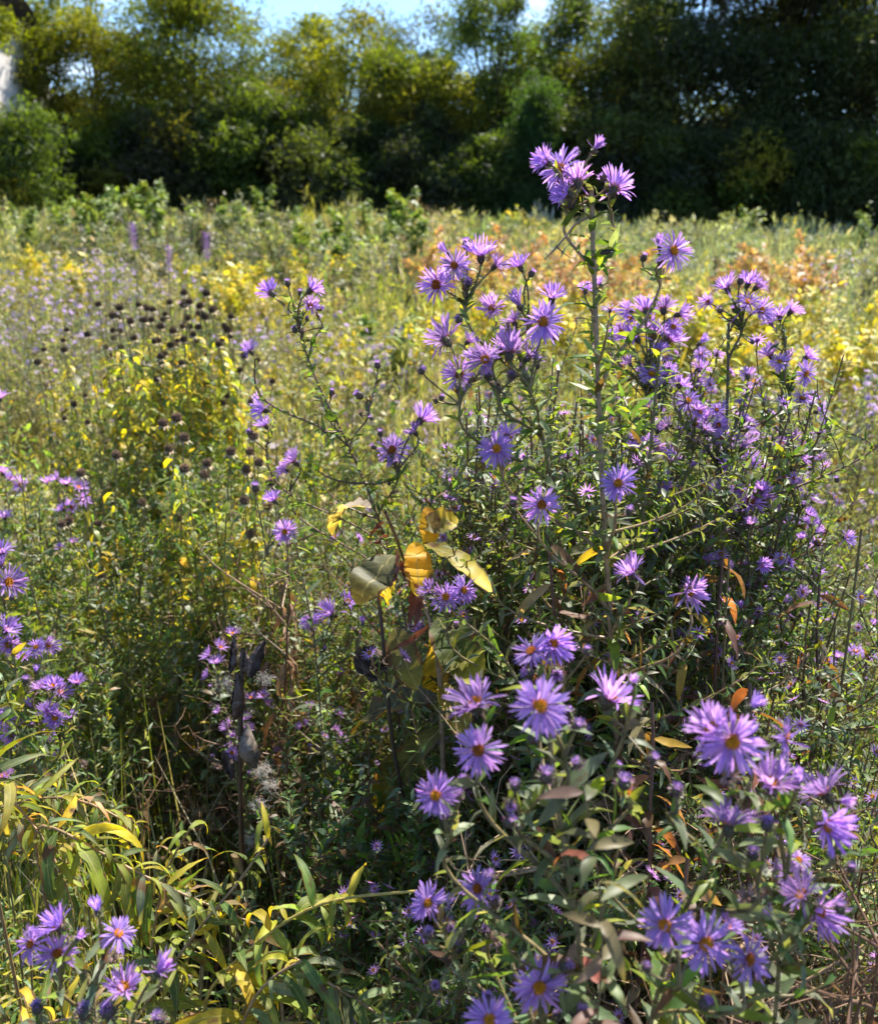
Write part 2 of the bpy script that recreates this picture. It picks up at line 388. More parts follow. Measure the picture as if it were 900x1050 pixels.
STEMC = (.17, .13, .055)
def aster(name, label, stem, flowers, cr=48, leafL=.024, leafW=.0062, lod=0, density=.0056, stemr=.0034, side=10, sideL=.14, group=None, cat='aster', dj=.025, cuttop=True, stemcol=STEMC, lowfrom=.35, extra=None, foot=(0, .1), cover=1., pal=PAL_ASTER, dspread=1.0):
    """an aster built round the flowers seen in the photograph; stem [(px,py,d)..] top to bottom"""
    sp = [pt(*p) for p in stem]
    g = sp[-1].copy(); g2 = np.array([g[0]+foot[0], g[1]+foot[1], -.03])
    sp += [g+(g2-g)*.35+np.array([.01, 0, 0]), g+(g2-g)*.7, g2]
    S = smooth_path(np.array(sp[::-1]), 60)                    # bottom to top
    base = np.array([S[0][0], S[0][1], 0.])
    e = thing(name, base, label, cat, group)
    st = MB(); fo = Foliage(); lo = Foliage()
    f = np.linspace(0, 1, 60)
    sc = np.asarray(stemcol); stc = sc+(np.array((.11, .055, .04))-sc)*np.clip(1-f*1.3, 0, 1)[:, None]
    st.tubes(S-base, stemr*(1.15-.55*f), stc[None], k=7)
    dS = np.linalg.norm(np.diff(S, axis=0), axis=1).sum()
    fo.shoot(S, density, leafL*1.5, leafW*1.5, pal, 1.05, .6, max(lowfrom, .3), 1., (1.25, .7))
    lo.shoot(S, .016, leafL*2.1, leafW*1.7, PAL_LOWER, 1.5, 1.4, .06, lowfrom+.15, (1., 1.), prof='lance')
    # clusters
    todo = list(flowers); cl = []
    while todo:
        a = todo.pop(0); c = [a]
        for b in todo[:]:
            if math.hypot(a[0]-b[0], a[1]-b[1]) < cr: c.append(b); todo.remove(b)
        cl.append(c)
    topz = S[-1][2]
    for c in cl:
        cx = np.mean([q[0] for q in c]); cy = np.max([q[1] for q in c]); 
        # depth of the cluster follows the stem beside it
        i0 = np.argmin(np.linalg.norm(S-pt(cx, cy, stem[0][2]), axis=1)); dst = -(RC.T@(S[i0]-EYE))[2]
        dd = [q[5] for q in c if len(q) > 5]
        d = dd[0] if dd else dst+RNG.normal(0, dj)
        ddm = np.mean([q[2] for q in c])
        node = pt(cx+RNG.normal(0, 4), cy+ddm*.45+16, d+.01)
        h = np.linalg.norm((S-node)[:, :2], axis=1); want = node[2]-.55*h-.03
        i = int(np.argmin(np.abs(S[:, 2]-want)+.3*h)); i = min(max(i, 18), 57)
        A = S[i]; dT = nrm(S[min(i+2, 59)]-S[i-2]); dist = np.linalg.norm(node-A)
        path = bez(A, node, nrm(nrm(node-A)+dT*.6)*dist*.4, np.array([0, 0, dist*.3])+RNG.normal(0, .01, 3), 12)
        st.tubes(path-base, np.linspace(stemr*.6, .0013, 12), sc, k=5)
        fo.shoot(path, density, leafL, leafW, pal, .95, .6, .08, 1., (1.1, .8))
        for q in c:
            px, py, dm, kd = q[:4]; dm = dm*.9 if dm > 43 else dm; dr = q[4] if len(q) > 4 and q[4] else random.choice(['F', 'FL', 'FR', 'FU', 'U', 'UL', 'UR', 'B'])
            de = d+RNG.normal(0, .012)*dspread
            pos = pt(px, py, de); diam = dm*de/FPX
            dv = put_flower(e, base, pos, diam, kd, DIRS[dr], lod)
            end = pos-np.array(dv)*diam*(.2 if kd != 'b' else .4)
            pl = np.linalg.norm(end-node)
            pp = bez(node, end, np.array([0, 0, pl*.35]), np.array(dv)*pl*.35, 8)
            st.tubes(pp-base, np.linspace(.0014, .0009, 8), sc, k=4)
            fo.shoot(pp, density*.9, leafL*.62, leafW*.8, pal, .8, .3, .1, .98)
        for _ in range(RNG.integers(0, 2+len(c)//2)):
            bp = node+RNG.normal(0, .014, 3)+np.array([0, 0, .012]); old = RNG.random() < .35; put_flower(e, base, bp, .02 if old else .007+.004*RNG.random(), 'w' if old else 'b', (RNG.normal(0, .4), RNG.normal(0, .4), 1))
            st.tubes(bez(node, bp, (bp-node)*.3, np.array([0, 0, .006]), 5)-base, .0008, sc, k=4)
    # leafy side shoots without flowers
    for _ in range(side):
        i = RNG.integers(int(60*lowfrom), 54); A = S[i]; az = RNG.uniform(0, 2*PI); ln = sideL*RNG.uniform(.45, 1.2)*(1.15-.6*i/60)
        B = A+np.array([math.cos(az)*ln, math.sin(az)*ln*.7, ln*RNG.uniform(.3, .9)])
        path = bez(A, B, nrm(B-A)*ln*.3+np.array([0, 0, -.01]), np.array([0, 0, ln*.35]), 10)
        st.tubes(path-base, np.linspace(.0018, .0007, 10), sc, k=4)
        fo.shoot(path, density*.9, leafL*.8, leafW*.85, pal, .95, .6, .1, 1.)
    mb = MB()
    for r_ in fo.r: r_[0][:] -= base
    for r_ in lo.r: r_[0][:] -= base
    fo.into(mb, 3, 3, .3)
    lo.into(mb, 3, 3, .3, prof='lance', wave=.15)
    hp, ht, hr, hf = along(S, .00022, lowfrom, 1.); k = len(hp)
    if not lod: st.leaves(hp-base+hr*(stemr*(1.1-.55*hf))[:, None], hr+RNG.normal(0, .35, (k, 3)), ht, .0016, .0003, np.array((.5, .46, .36)), droop=.3, segs=1, cols=2, prof='blade')
    st.build('stem', M['stem'], e); mb.build('foliage', M['leaf'], e)
    if extra: extra(e, base)
    return e

reseed(101)
# ------------------------------------------------------------------ the asters one can tell apart
def twig(e, base):
    mb = MB()
    mb.tubes(np.array([smooth_path([pt(604, 222, .8), pt(590, 228, .79), pt(582, 240, .785), pt(570, 254, .78), pt(558, 266, .78)], 14)])-base, np.linspace(.0014, .0006, 14), np.array((.24, .15, .1)), k=5)
    mb.tubes(np.array([smooth_path([pt(570, 252, .78), pt(576, 258, .785), pt(584, 264, .79)], 14)])-base, np.linspace(.0009, .0004, 14), np.array((.24, .15, .1)), k=5)
    mb.build('bare_twig', M['stem'], e)

def extra_heads(n, x0, x1, y0, y1, d0, d1, s0=15, s1=22):
    return [(RNG.uniform(x0, x1), RNG.uniform(y0, y1), RNG.uniform(s0, s1), random.choice('cccoox'), None, RNG.uniform(d0, d1)) for _ in range(n)]
aster('aster', 'tallest purple aster with an upright pale stem rising above the treeline foot',
      [(606, 192, .80), (608, 260, .80), (611, 330, .805), (614, 420, .815), (617, 500, .825), (622, 580, .84), (628, 680, .86), (634, 780, .9)],
      [(575, 173, 50, 'o', 'FL'), (560, 166, 30, 'c', 'L'), (592, 186, 34, 'c', 'B'), (610, 152, 24, 'x', 'UR'), (630, 193, 38, 'c', 'BR'), (580, 199, 30, 'c', 'L'), (590, 156, 9, 'b'), (618, 182, 10, 'b'), (598, 170, 9, 'b'),
       (690, 257, 42, 'o', 'FR', .84), (676, 252, 22, 'x', 'U', .84), (660, 264, 10, 'b', 'U', .84), (678, 268, 11, 'b', 'UR', .84),
       (600, 298, 18, 'c', 'B', .92), (615, 291, 16, 'c', 'UL', .92),
       (555, 517, 40, 'o', 'F', .8), (509, 460, 38, 'o', 'F', .82), (519, 447, 26, 'c', 'B', .83), (634, 496, 40, 'o', 'F', .8), (648, 588, 36, 'c', 'UL', .8), (706, 607, 36, 'c', 'FR', .82)],
      side=22, stemr=.0036, lowfrom=.4, leafL=.022, density=.005, extra=twig, stemcol=(.27, .17, .09), sideL=.17)
aster('aster', 'bushy purple aster leaning left with crowded heads beside the tall pale stem',
      [(520, 330, .86), (545, 400, .87), (562, 470, .88), (575, 560, .9), (585, 660, .93)],
      [(466, 272, 34, 'o', 'FL'), (448, 292, 38, 'c', 'FL'), (493, 262, 36, 'c', 'U'), (478, 250, 13, 'b', 'U'), (458, 259, 22, 'x', 'UL'), (508, 272, 26, 'c', 'UR'), (480, 290, 12, 'b'),
       (533, 273, 26, 'c', 'UL'), (545, 280, 10, 'b', 'UR'),
       (505, 316, 28, 'c', 'FL'), (557, 330, 50, 'o', 'F'), (532, 312, 32, 'x', 'UL'), (566, 305, 30, 'c', 'U'), (527, 330, 24, 'c', 'UL'), (520, 342, 20, 'c', 'L'),
       (457, 348, 40, 'c', 'BL'), (470, 384, 38, 'o', 'FR'), (498, 368, 34, 'c', 'FL'), (522, 362, 46, 'c', 'B'), (542, 366, 28, 'c', 'UR'), (483, 368, 20, 'x', 'UL'), (480, 350, 20, 'c', 'UR'), (500, 385, 12, 'b'), (525, 385, 12, 'b')],
      side=26, stemr=.003, leafL=.02, leafW=.0056, density=.0042, sideL=.2, lowfrom=.45)
aster('aster', 'purple aster branch with round heads just right of the tall pale stem',
      [(676, 360, .93), (670, 430, .94), (660, 520, .96), (655, 620, .98)],
      [(670, 342, 36, 'c', 'U'), (652, 346, 30, 'c', 'UL'), (686, 348, 30, 'c', 'UR'), (662, 318, 26, 'c', 'B'), (680, 317, 28, 'c', 'B'), (697, 322, 26, 'c', 'R'), (645, 318, 20, 'c', 'L'), (690, 335, 22, 'o', 'F'), (718, 351, 20, 'x', 'UR'),
       (668, 384, 32, 'o', 'FU'), (705, 411, 30, 'o', 'FU'), (690, 385, 18, 'x', 'U'), (698, 395, 20, 'c', 'UR'), (645, 372, 18, 'c', 'UL'), (628, 350, 14, 'c', 'U'), (715, 420, 18, 'c', 'U'),
       (668, 455, 20, 'c', 'B', 1.0), (690, 470, 18, 'c', 'UL', 1.0), (650, 460, 16, 'c', 'U', 1.02), (722, 440, 18, 'c', 'UR', 1.0)]+extra_heads(26, 620, 735, 300, 470, .95, 1.15),
      side=30, stemr=.0028, leafL=.02, leafW=.0056, density=.0042, sideL=.18, lowfrom=.4)
aster('aster', 'upright purple aster with a dark leafy stem topped by a round cluster, right side',
      [(747, 330, 1.08), (746, 400, 1.09), (743, 470, 1.1), (738, 560, 1.12), (732, 660, 1.15)],
      [(745, 295, 27, 'c', 'UL'), (767, 290, 24, 'c', 'U'), (776, 294, 22, 'c', 'UR'), (767, 310, 30, 'o', 'FU'), (780, 318, 26, 'c', 'FR'), (759, 288, 10, 'b', 'U'), (754, 317, 11, 'b', 'UL'), (726, 310, 20, 'c', 'L'), (738, 318, 9, 'b'),
       (738, 423, 24, 'c', 'UL'), (761, 416, 18, 'c', 'U'), (763, 431, 16, 'c', 'UR'), (736, 436, 16, 'c', 'L'), (740, 450, 26, 'o', 'F'), (760, 460, 28, 'c', 'B'), (743, 482, 36, 'o', 'E', 1.05), (726, 462, 15, 'c', 'UL'),
       (769, 514, 30, 'c', 'FU'), (780, 508, 22, 'c', 'UR'), (760, 524, 18, 'c', 'UL'), (768, 537, 18, 'c', 'U'), (744, 582, 16, 'c', 'U'), (718, 545, 14, 'c', 'U'), (749, 675, 24, 'c', 'U'), (690, 520, 16, 'c', 'UL'), (683, 490, 15, 'c', 'UL')]+extra_heads(30, 670, 790, 370, 640, 1.0, 1.2, 14, 22),
      side=18, stemr=.003, leafL=.02, leafW=.0056, density=.0044, sideL=.16, lowfrom=.4, stemcol=(.1, .075, .05))
aster('aster', 'purple aster whose open branches reach furthest right, small heads in pairs',
      [(806, 345, 1.15), (800, 420, 1.16), (798, 500, 1.17), (800, 600, 1.19), (802, 700, 1.22)],
      [(811, 319, 22, 'c', 'UR'), (800, 324, 24, 'c', 'U'), (790, 330, 20, 'c', 'UL'), (790, 364, 26, 'c', 'UL'), (799, 371, 22, 'o', 'FU'), (808, 367, 18, 'x', 'U'),
       (827, 366, 22, 'c', 'UR'), (826, 383, 28, 'o', 'FR'), (822, 409, 28, 'o', 'U'), (838, 422, 20, 'c', 'R'), (832, 410, 18, 'c', 'U'),
       (811, 454, 26, 'c', 'FU'), (820, 467, 22, 'c', 'R'), (802, 456, 18, 'c', 'UL'), (815, 496, 14, 'c', 'U'), (797, 517, 22, 'c', 'L'), (828, 527, 16, 'c', 'UR'), (833, 537, 16, 'c', 'R'), (837, 546, 14, 'x', 'UR'), (867, 551, 18, 'c', 'FR')]+extra_heads(18, 780, 850, 430, 680, 1.05, 1.2, 12, 19),
      side=12, stemr=.0027, leafL=.02, leafW=.0056, density=.0042, sideL=.12, lowfrom=.4)
aster('aster', 'slender leaning purple aster with few heads in front of the brown seed heads',
      [(300, 312, 1.12), (307, 345, 1.12), (325, 395, 1.12), (357, 453, 1.12), (382, 515, 1.13), (405, 580, 1.15), (420, 660, 1.2)],
      [(278, 300, 26, 'c', 'BL'), (319, 297, 25, 'c', 'BR'), (318, 313, 20, 'c', 'FR'), (295, 290, 9, 'b', 'U'), (308, 300, 8, 'b', 'U'), (328, 316, 8, 'b', 'R'),
       (257, 360, 20, 'c', 'BL'), (270, 420, 28, 'c', 'L'), (272, 436, 20, 'c', 'UL'), (387, 374, 10, 'b', 'U'), (368, 405, 12, 'b', 'UL'), (340, 402, 9, 'b', 'U'),
       (302, 473, 26, 'c', 'UL'), (292, 482, 18, 'c', 'L'), (402, 461, 36, 'o', 'F'), (432, 430, 32, 'c', 'BR'), (425, 443, 22, 'c', 'UL'), (390, 444, 9, 'b', 'U'), (383, 458, 8, 'b', 'UL')],
      side=16, stemr=.0022, leafL=.02, leafW=.0058, density=.0046, sideL=.1, lowfrom=.45, stemcol=(.16, .09, .06))
aster('aster', 'low purple aster at left centre with two round heads above the dark gap',
      [(300, 540, 1.2), (310, 590, 1.22), (322, 650, 1.26)],
      [(281, 513, 22, 'c', 'UL'), (292, 545, 26, 'o', 'F'), (262, 500, 12, 'b', 'U'), (318, 637, 22, 'o', 'F'), (340, 629, 30, 'c', 'UL'), (356, 617, 24, 'c', 'UR'), (372, 639, 16, 'x', 'U')],
      side=14, stemr=.002, leafL=.022, density=.007, sideL=.12, lowfrom=.5)
aster('aster', 'purple aster in the middle with three heads resting against the yellow milkweed leaves',
      [(470, 634, .87), (500, 654, .88), (530, 690, .9), (550, 760, .94)],
      [(440, 606, 24, 'c', 'UL'), (457, 612, 32, 'o', 'F'), (475, 605, 32, 'o', 'FR')],
      side=14, stemr=.0022, leafL=.022, density=.006, sideL=.14, lowfrom=.5)
aster('aster', 'hazy bush of small purple aster heads behind the yellow milkweed leaves',
      [(500, 500, 1.25), (505, 560, 1.26), (512, 640, 1.3)],
      [(463, 492, 22, 'c', 'U'), (468, 503, 18, 'c', 'UL'), (495, 500, 20, 'o', 'F'), (502, 515, 20, 'o', 'FU'), (490, 526, 18, 'c', 'L'), (508, 536, 18, 'c', 'UR'), (485, 541, 15, 'c', 'U'), (515, 551, 15, 'c', 'U'), (520, 480, 18, 'c', 'UR'), (535, 492, 16, 'c', 'U'),
       (545, 480, 16, 'c', 'UL'), (580, 470, 18, 'c', 'U'), (590, 465, 16, 'c', 'UR'), (575, 545, 16, 'o', 'FU'), (592, 550, 15, 'c', 'U'), (560, 560, 14, 'c', 'L'), *extra_heads(16, 470, 620, 440, 610, 1.15, 1.35, 11, 19), (473, 545, 12, 'c', 'UL'), (530, 575, 13, 'c', 'UR'), (545, 590, 12, 'c', 'U')],
      lod=1, side=22, stemr=.002, leafL=.02, density=.006, sideL=.2, lowfrom=.5, cr=34)
aster('aster', 'large blurred purple aster heads at bottom centre on thick green stems',
      [(560, 700, .58), (562, 760, .575), (572, 830, .57), (588, 920, .57), (600, 1010, .57)],
      [(545, 668, 48, 'o', 'UL', .62), (566, 660, 46, 'c', 'FR', .62), (570, 690, 18, 'b', 'F', .6), (542, 690, 15, 'b', 'L', .6), (488, 722, 58, 'c', 'UL', .56), (553, 724, 68, 'o', 'FU', .55), (490, 769, 58, 'o', 'F', .54), (625, 717, 62, 'c', 'UR', .57), (592, 745, 17, 'b', 'U', .55), (650, 700, 20, 'x', 'U', .6),
       (560, 796, 20, 'b', 'U', .54), (528, 806, 15, 'b', 'U', .54), (447, 816, 50, 'o', 'FU', .58), (470, 815, 13, 'b', 'U', .58), (460, 838, 14, 'b', 'UL', .58), (640, 803, 20, 'b', 'U', .56), (523, 825, 15, 'b', 'F', .56)],
      side=9, stemr=.003, leafL=.026, leafW=.0072, density=.0075, sideL=.12, lowfrom=.55, foot=(.02, .05))
aster('aster', 'purple aster with four yellow centred heads at the bottom edge, middle',
      [(505, 935, .62), (520, 980, .61), (545, 1040, .6), (560, 1090, .6)],
      [(438, 926, 46, 'o', 'FR', .6), (490, 911, 48, 'o', 'FL', .6), (458, 925, 18, 'x', 'UR', .6), (440, 958, 14, 'b', 'U', .6), (462, 950, 13, 'b', 'F', .6), (502, 900, 16, 'b', 'U', .62), (508, 926, 14, 'b', 'U', .62), (497, 955, 13, 'b', 'U', .6),
       (552, 1012, 64, 'o', 'F', .56), (580, 992, 16, 'b', 'UR', .57), (502, 1046, 54, 'o', 'FU', .55), (500, 1025, 16, 'b', 'U', .56), (596, 1043, 22, 'b', 'U', .55)],
      side=4, stemr=.0026, leafL=.024, leafW=.007, density=.008, sideL=.1, lowfrom=.6, foot=(.02, .03), cr=60)
aster('aster', 'largest purple aster heads at bottom right on a grey leaning stem',
      [(770, 800, .56), (740, 860, .56), (700, 930, .57), (675, 1010, .58), (660, 1080, .6)],
      [(750, 760, 74, 'o', 'F', .52), (730, 748, 56, 'c', 'UL', .54), (771, 724, 30, 'x', 'UR', .55), (747, 846, 56, 'c', 'B', .52), (694, 811, 16, 'b', 'U', .54), (786, 846, 18, 'b', 'U', .54), (772, 877, 16, 'b', 'U', .54),
       (682, 948, 62, 'o', 'FL', .52), (723, 967, 70, 'o', 'F', .51), (745, 950, 30, 'c', 'UR', .53), (767, 984, 58, 'o', 'FR', .52)],
      side=9, stemr=.0024, leafL=.025, leafW=.007, density=.0075, sideL=.12, lowfrom=.5, foot=(.03, .03))
aster('aster', 'cluster of cupped purple aster heads at the right bottom corner',
      [(812, 850, .56), (806, 900, .56), (800, 960, .57), (796, 1040, .58)],
      [(791, 803, 54, 'c', 'U', .54), (817, 803, 34, 'x', 'U', .53), (846, 814, 54, 'c', 'BL', .55), (848, 846, 56, 'c', 'FR', .53), (862, 822, 26, 'x', 'R', .54), (805, 758, 54, 'o', 'E', .55), (838, 936, 58, 'c', 'FR', .54), (822, 918, 44, 'c', 'UL', .55), (807, 899, 40, 'o', 'UR', .56), (819, 882, 26, 'o', 'U', .56), (791, 938, 20, 'x', 'UL', .55), (772, 876, 16, 'b', 'U', .55)],
      side=7, stemr=.0024, leafL=.024, leafW=.0066, density=.008, sideL=.1, lowfrom=.55, foot=(.02, .04))
aster('aster', 'purple aster in the bottom left corner with a tuft of six heads over broad leaves',
      [(85, 985, .66), (95, 1020, .66), (105, 1080, .66)],
      [(32, 968, 38, 'o', 'FL', .63), (59, 977, 46, 'o', 'FR', .62), (60, 950, 44, 'c', 'UL', .64), (100, 933, 28, 'x', 'U', .64), (121, 958, 38, 'o', 'UR', .64), (127, 1013, 40, 'c', 'U', .62), (163, 996, 40, 'x', 'UR', .62), (80, 962, 20, 'x', 'UR', .64), (38, 1034, 16, 'b', 'U', .63), (87, 1038, 20, 'b', 'U', .63), (111, 1038, 20, 'b', 'U', .63), (163, 1046, 18, 'b', 'U', .62)],
      side=8, stemr=.0022, leafL=.024, leafW=.007, density=.008, sideL=.09, lowfrom=.6, cr=60, foot=(.0, .04))
aster('aster', 'leafy purple aster clump at the left edge above the arching broad leaves',
      [(12, 660, 1.2), (18, 700, 1.2), (25, 760, 1.2), (30, 800, 1.22)],
      [(2, 566, 24, 'c', 'U'), (8, 597, 34, 'c', 'R'), (2, 580, 22, 'c', 'UL'), (7, 646, 26, 'c', 'UR'), (9, 661, 24, 'c', 'FR'), (37, 664, 22, 'o', 'FU'), (49, 662, 20, 'c', 'R'), (25, 674, 18, 'c', 'U'), (37, 688, 14, 'x', 'U'), (27, 698, 11, 'b'),
       (44, 705, 20, 'c', 'UL'), (54, 704, 22, 'c', 'U'), (62, 710, 20, 'c', 'UR'), (79, 700, 18, 'c', 'U'), (3, 736, 28, 'o', 'FR'), (32, 724, 18, 'x', 'U'), (48, 730, 22, 'c', 'U'), (56, 736, 22, 'c', 'FR'), (50, 753, 20, 'o', 'FU'), (13, 753, 24, 'c', 'FR'), (63, 774, 18, 'c', 'UL'), (4, 796, 22, 'c', 'U'), (74, 735, 14, 'c', 'U')],
      side=34, stemr=.0024, leafL=.03, leafW=.007, density=.0075, sideL=.2, lowfrom=.5, cr=34, pal=PAL_GOLD)
aster('aster', 'violet aster clump by the left edge beneath the brown seed heads',
      [(40, 520, 1.75), (42, 580, 1.78), (45, 640, 1.8)],
      [(3, 484, 18, 'c', 'U'), (10, 492, 18, 'c', 'UR'), (22, 497, 18, 'c', 'F'), (48, 494, 14, 'c', 'U'), (58, 491, 14, 'c', 'UL'), (68, 496, 16, 'c', 'U'), (80, 500, 18, 'c', 'UR'), (84, 512, 18, 'c', 'R'), (73, 520, 18, 'c', 'FU'), (64, 522, 16, 'c', 'UL'), (5, 530, 18, 'c', 'U'), (75, 556, 12, 'c', 'U'), (62, 562, 12, 'c', 'U'), (0, 408, 18, 'c', 'U')],
      lod=1, side=18, stemr=.0024, leafL=.026, density=.009, sideL=.25, lowfrom=.45, cr=30)
aster('aster', 'pale purple aster stems tangled among the dark split milkweed pods',
      [(240, 700, 1.38), (246, 760, 1.4), (252, 830, 1.44)],
      [(214, 672, 16, 'c', 'UL'), (222, 680, 18, 'c', 'U'), (226, 664, 16, 'c', 'UR'), (213, 692, 14, 'c', 'L'), (238, 650, 16, 'c', 'U'), (235, 745, 20, 'c', 'UL'), (247, 738, 18, 'c', 'U'), (240, 758, 20, 'c', 'FU'), (252, 760, 16, 'c', 'UR'), (238, 772, 18, 'c', 'F'), (255, 748, 12, 'c', 'U'), (224, 730, 12, 'c', 'UL')],
      lod=1, side=12, stemr=.002, leafL=.02, density=.008, sideL=.12, lowfrom=.5, cr=26)
aster('aster', 'pale lavender aster low in the middle beside the dark pods, heads widely scattered',
      [(325, 720, 1.5), (328, 770, 1.52), (335, 840, 1.56)],
      [(257, 716, 14, 'c', 'U'), (270, 714, 14, 'c', 'U'), (275, 722, 13, 'c', 'UR'), (318, 738, 16, 'o', 'FU'), (308, 746, 13, 'c', 'UL'), (346, 732, 14, 'c', 'UR'), (350, 756, 16, 'o', 'F'), (322, 766, 14, 'o', 'FU'), (343, 748, 12, 'c', 'U'), (285, 771, 10, 'c', 'U'), (350, 690, 10, 'c', 'U'), (318, 725, 11, 'c', 'U')],
      lod=1, side=26, stemr=.002, leafL=.022, leafW=.008, density=.007, sideL=.22, lowfrom=.5, cr=24)
aster('aster', 'low purple aster with flat heads at the right edge beside the pale grass',
      [(862, 690, 1.25), (866, 740, 1.26), (870, 800, 1.28)],
      [(838, 681, 18, 'o', 'U'), (848, 677, 20, 'o', 'U'), (858, 674, 14, 'c', 'U'), (877, 668, 20, 'o', 'U'), (890, 672, 20, 'o', 'U'), (870, 746, 13, 'c', 'U'), (896, 640, 10, 'c', 'U'), (756, 700, 14, 'c', 'U'), (828, 745, 10, 'c', 'U')],
      side=26, stemr=.002, leafL=.024, leafW=.007, density=.008, sideL=.2, lowfrom=.45, cr=24, pal=PAL_GOLD)

reseed(102)
# ------------------------------------------------------------------ generic filler plants: prototypes with a few meshes, then copies
def place(proto, px, py, d, rz=None, label=None, group=None, used=set(), lean=0., hvar=1., xy=None):
    """put a copy so that its top shows near photo pixel (px,py) at depth d"""
    T = pt(px, py, d) if xy is None else np.array([xy[0], xy[1], xy[2]])
    o = proto if proto.name not in used else copy_tree(proto)
    used.add(proto.name)
    s = float(np.clip(T[2]/proto['h'], .35, 1.7))*hvar
    o.location = (T[0], T[1], -.01); tl = .012 if 'beebalm' in proto.name else .05
    o.rotation_euler = (RNG.normal(0, tl), RNG.normal(0, tl)+lean, RNG.uniform(0, 6.28) if rz is None else rz)
    o.scale = (s, s, s)
    if label: o['label'] = label
    if group: o['group'] = group
    return o

def proto(name, label, cat, h, group):
    e = thing(name, (0, 0, 0), label, cat, group); e['h'] = h; return e

def stalk(h, bend=.06, m=24):
    a = RNG.uniform(0, 6.28); b = RNG.uniform(-1, 1)*bend
    z = np.linspace(0, h, m); x = b*np.sin(z/h*2.5)+bend*.5*np.cos(a)*(z/h)**2; y = bend*.5*np.sin(a)*(z/h)**2+.4*b*np.sin(z/h*4)
    return np.stack([x, y, z], 1)

def make_bush(label, group, h=1.1, nb=16, spread=.22, leafL=.021, leafW=.0058, pal=PAL_ASTER, density=.0058, name='leafy_aster', flowers=0, fcol=None, segs=2, low=True, frm=.35, fsz=1.):
    e = proto(name, label, 'wild plant', h, group); st = MB(); fo = Foliage(); S = stalk(h)
    st.tubes(S, np.linspace(.0034, .001, 24), np.array((.13, .065, .042)), k=6)
    fo.shoot(S, density, leafL*1.25, leafW*1.2, pal, 1.0, .7, frm, 1, (1.2, .6))
    ends = [S[-1]]
    for _ in range(nb):
        i = int(RNG.uniform(frm, .93)*24); A = S[i]; az = RNG.uniform(0, 6.28); ln = spread*RNG.uniform(.6, 1.3)*(1.35-i/24)
        B = A+np.array([math.cos(az)*ln, math.sin(az)*ln, ln*RNG.uniform(.7, 1.5)]); B[2] = min(B[2], h*1.0)
        p = bez(A, B, nrm(B-A)*ln*.3, np.array([0, 0, ln*.4]), 10); ends.append(B)
        st.tubes(p, np.linspace(.0019, .0007, 10), np.array((.14, .08, .048)), k=4)
        fo.shoot(p, density*.85, leafL, leafW, pal, .9, .5, .1, 1)
        for _ in range(2):
            j = RNG.integers(4, 9); q = p[j]+RNG.normal(0, .03, 3)+np.array([0, 0, .05]); pp = bez(p[j], q, (q-p[j])*.3, np.array([0, 0, .02]), 6); ends.append(q)
            st.tubes(pp, .0007, np.array((.14, .08, .048)), k=3); fo.shoot(pp, density*.8, leafL*.75, leafW*.8, pal, .8, .4)
    mb = MB(); fo.into(mb, segs, 3 if segs > 2 else 2, .25)
    if low:
        lo = Foliage(); lo.shoot(S, .014, leafL*2, leafW*2, PAL_LOWER, 1.5, 1.4, .1, frm+.2, prof='lance'); lo.into(mb, 3, 2, 0, prof='lance')
    st.build('stem', M['stem'], e); mb.build('foliage', M['leaf'], e)
    if flowers:
        mb = MB(); ends = np.array(ends); k = min(flowers, len(ends)); E = ends[RNG.permutation(len(ends))[:k]]
        npet = 12
        P = np.repeat(E, npet, 0); th = np.tile(np.arange(npet)*2*PI/npet, k)+np.repeat(RNG.uniform(0, 1, k), npet)
        nn = nrm(np.repeat(RNG.normal(0, .6, (k, 3))+np.array([0, 0, .8]), npet, 0)); a = nrm(np.cross(nn, np.array([.3, .9, .1]))); b = np.cross(nn, a)
        rad = a*np.cos(th)[:, None]+b*np.sin(th)[:, None]
        fc = np.asarray(fcol if fcol is not None else VIOLET)
        mb.leaves(P, rad+nn*.35, nn, fsz*(.009+.002*RNG.random(len(P))), fsz*.0042, jit(len(P), fc, .15), droop=.3, segs=1, cols=2, prof='blade')
        mb.tubes(np.stack([E, E+nn[::npet]*.003], 1), .0022, np.array((.35, .2, .04)), k=5)
        mb.build('blossom', M['petal'], e)
    return e

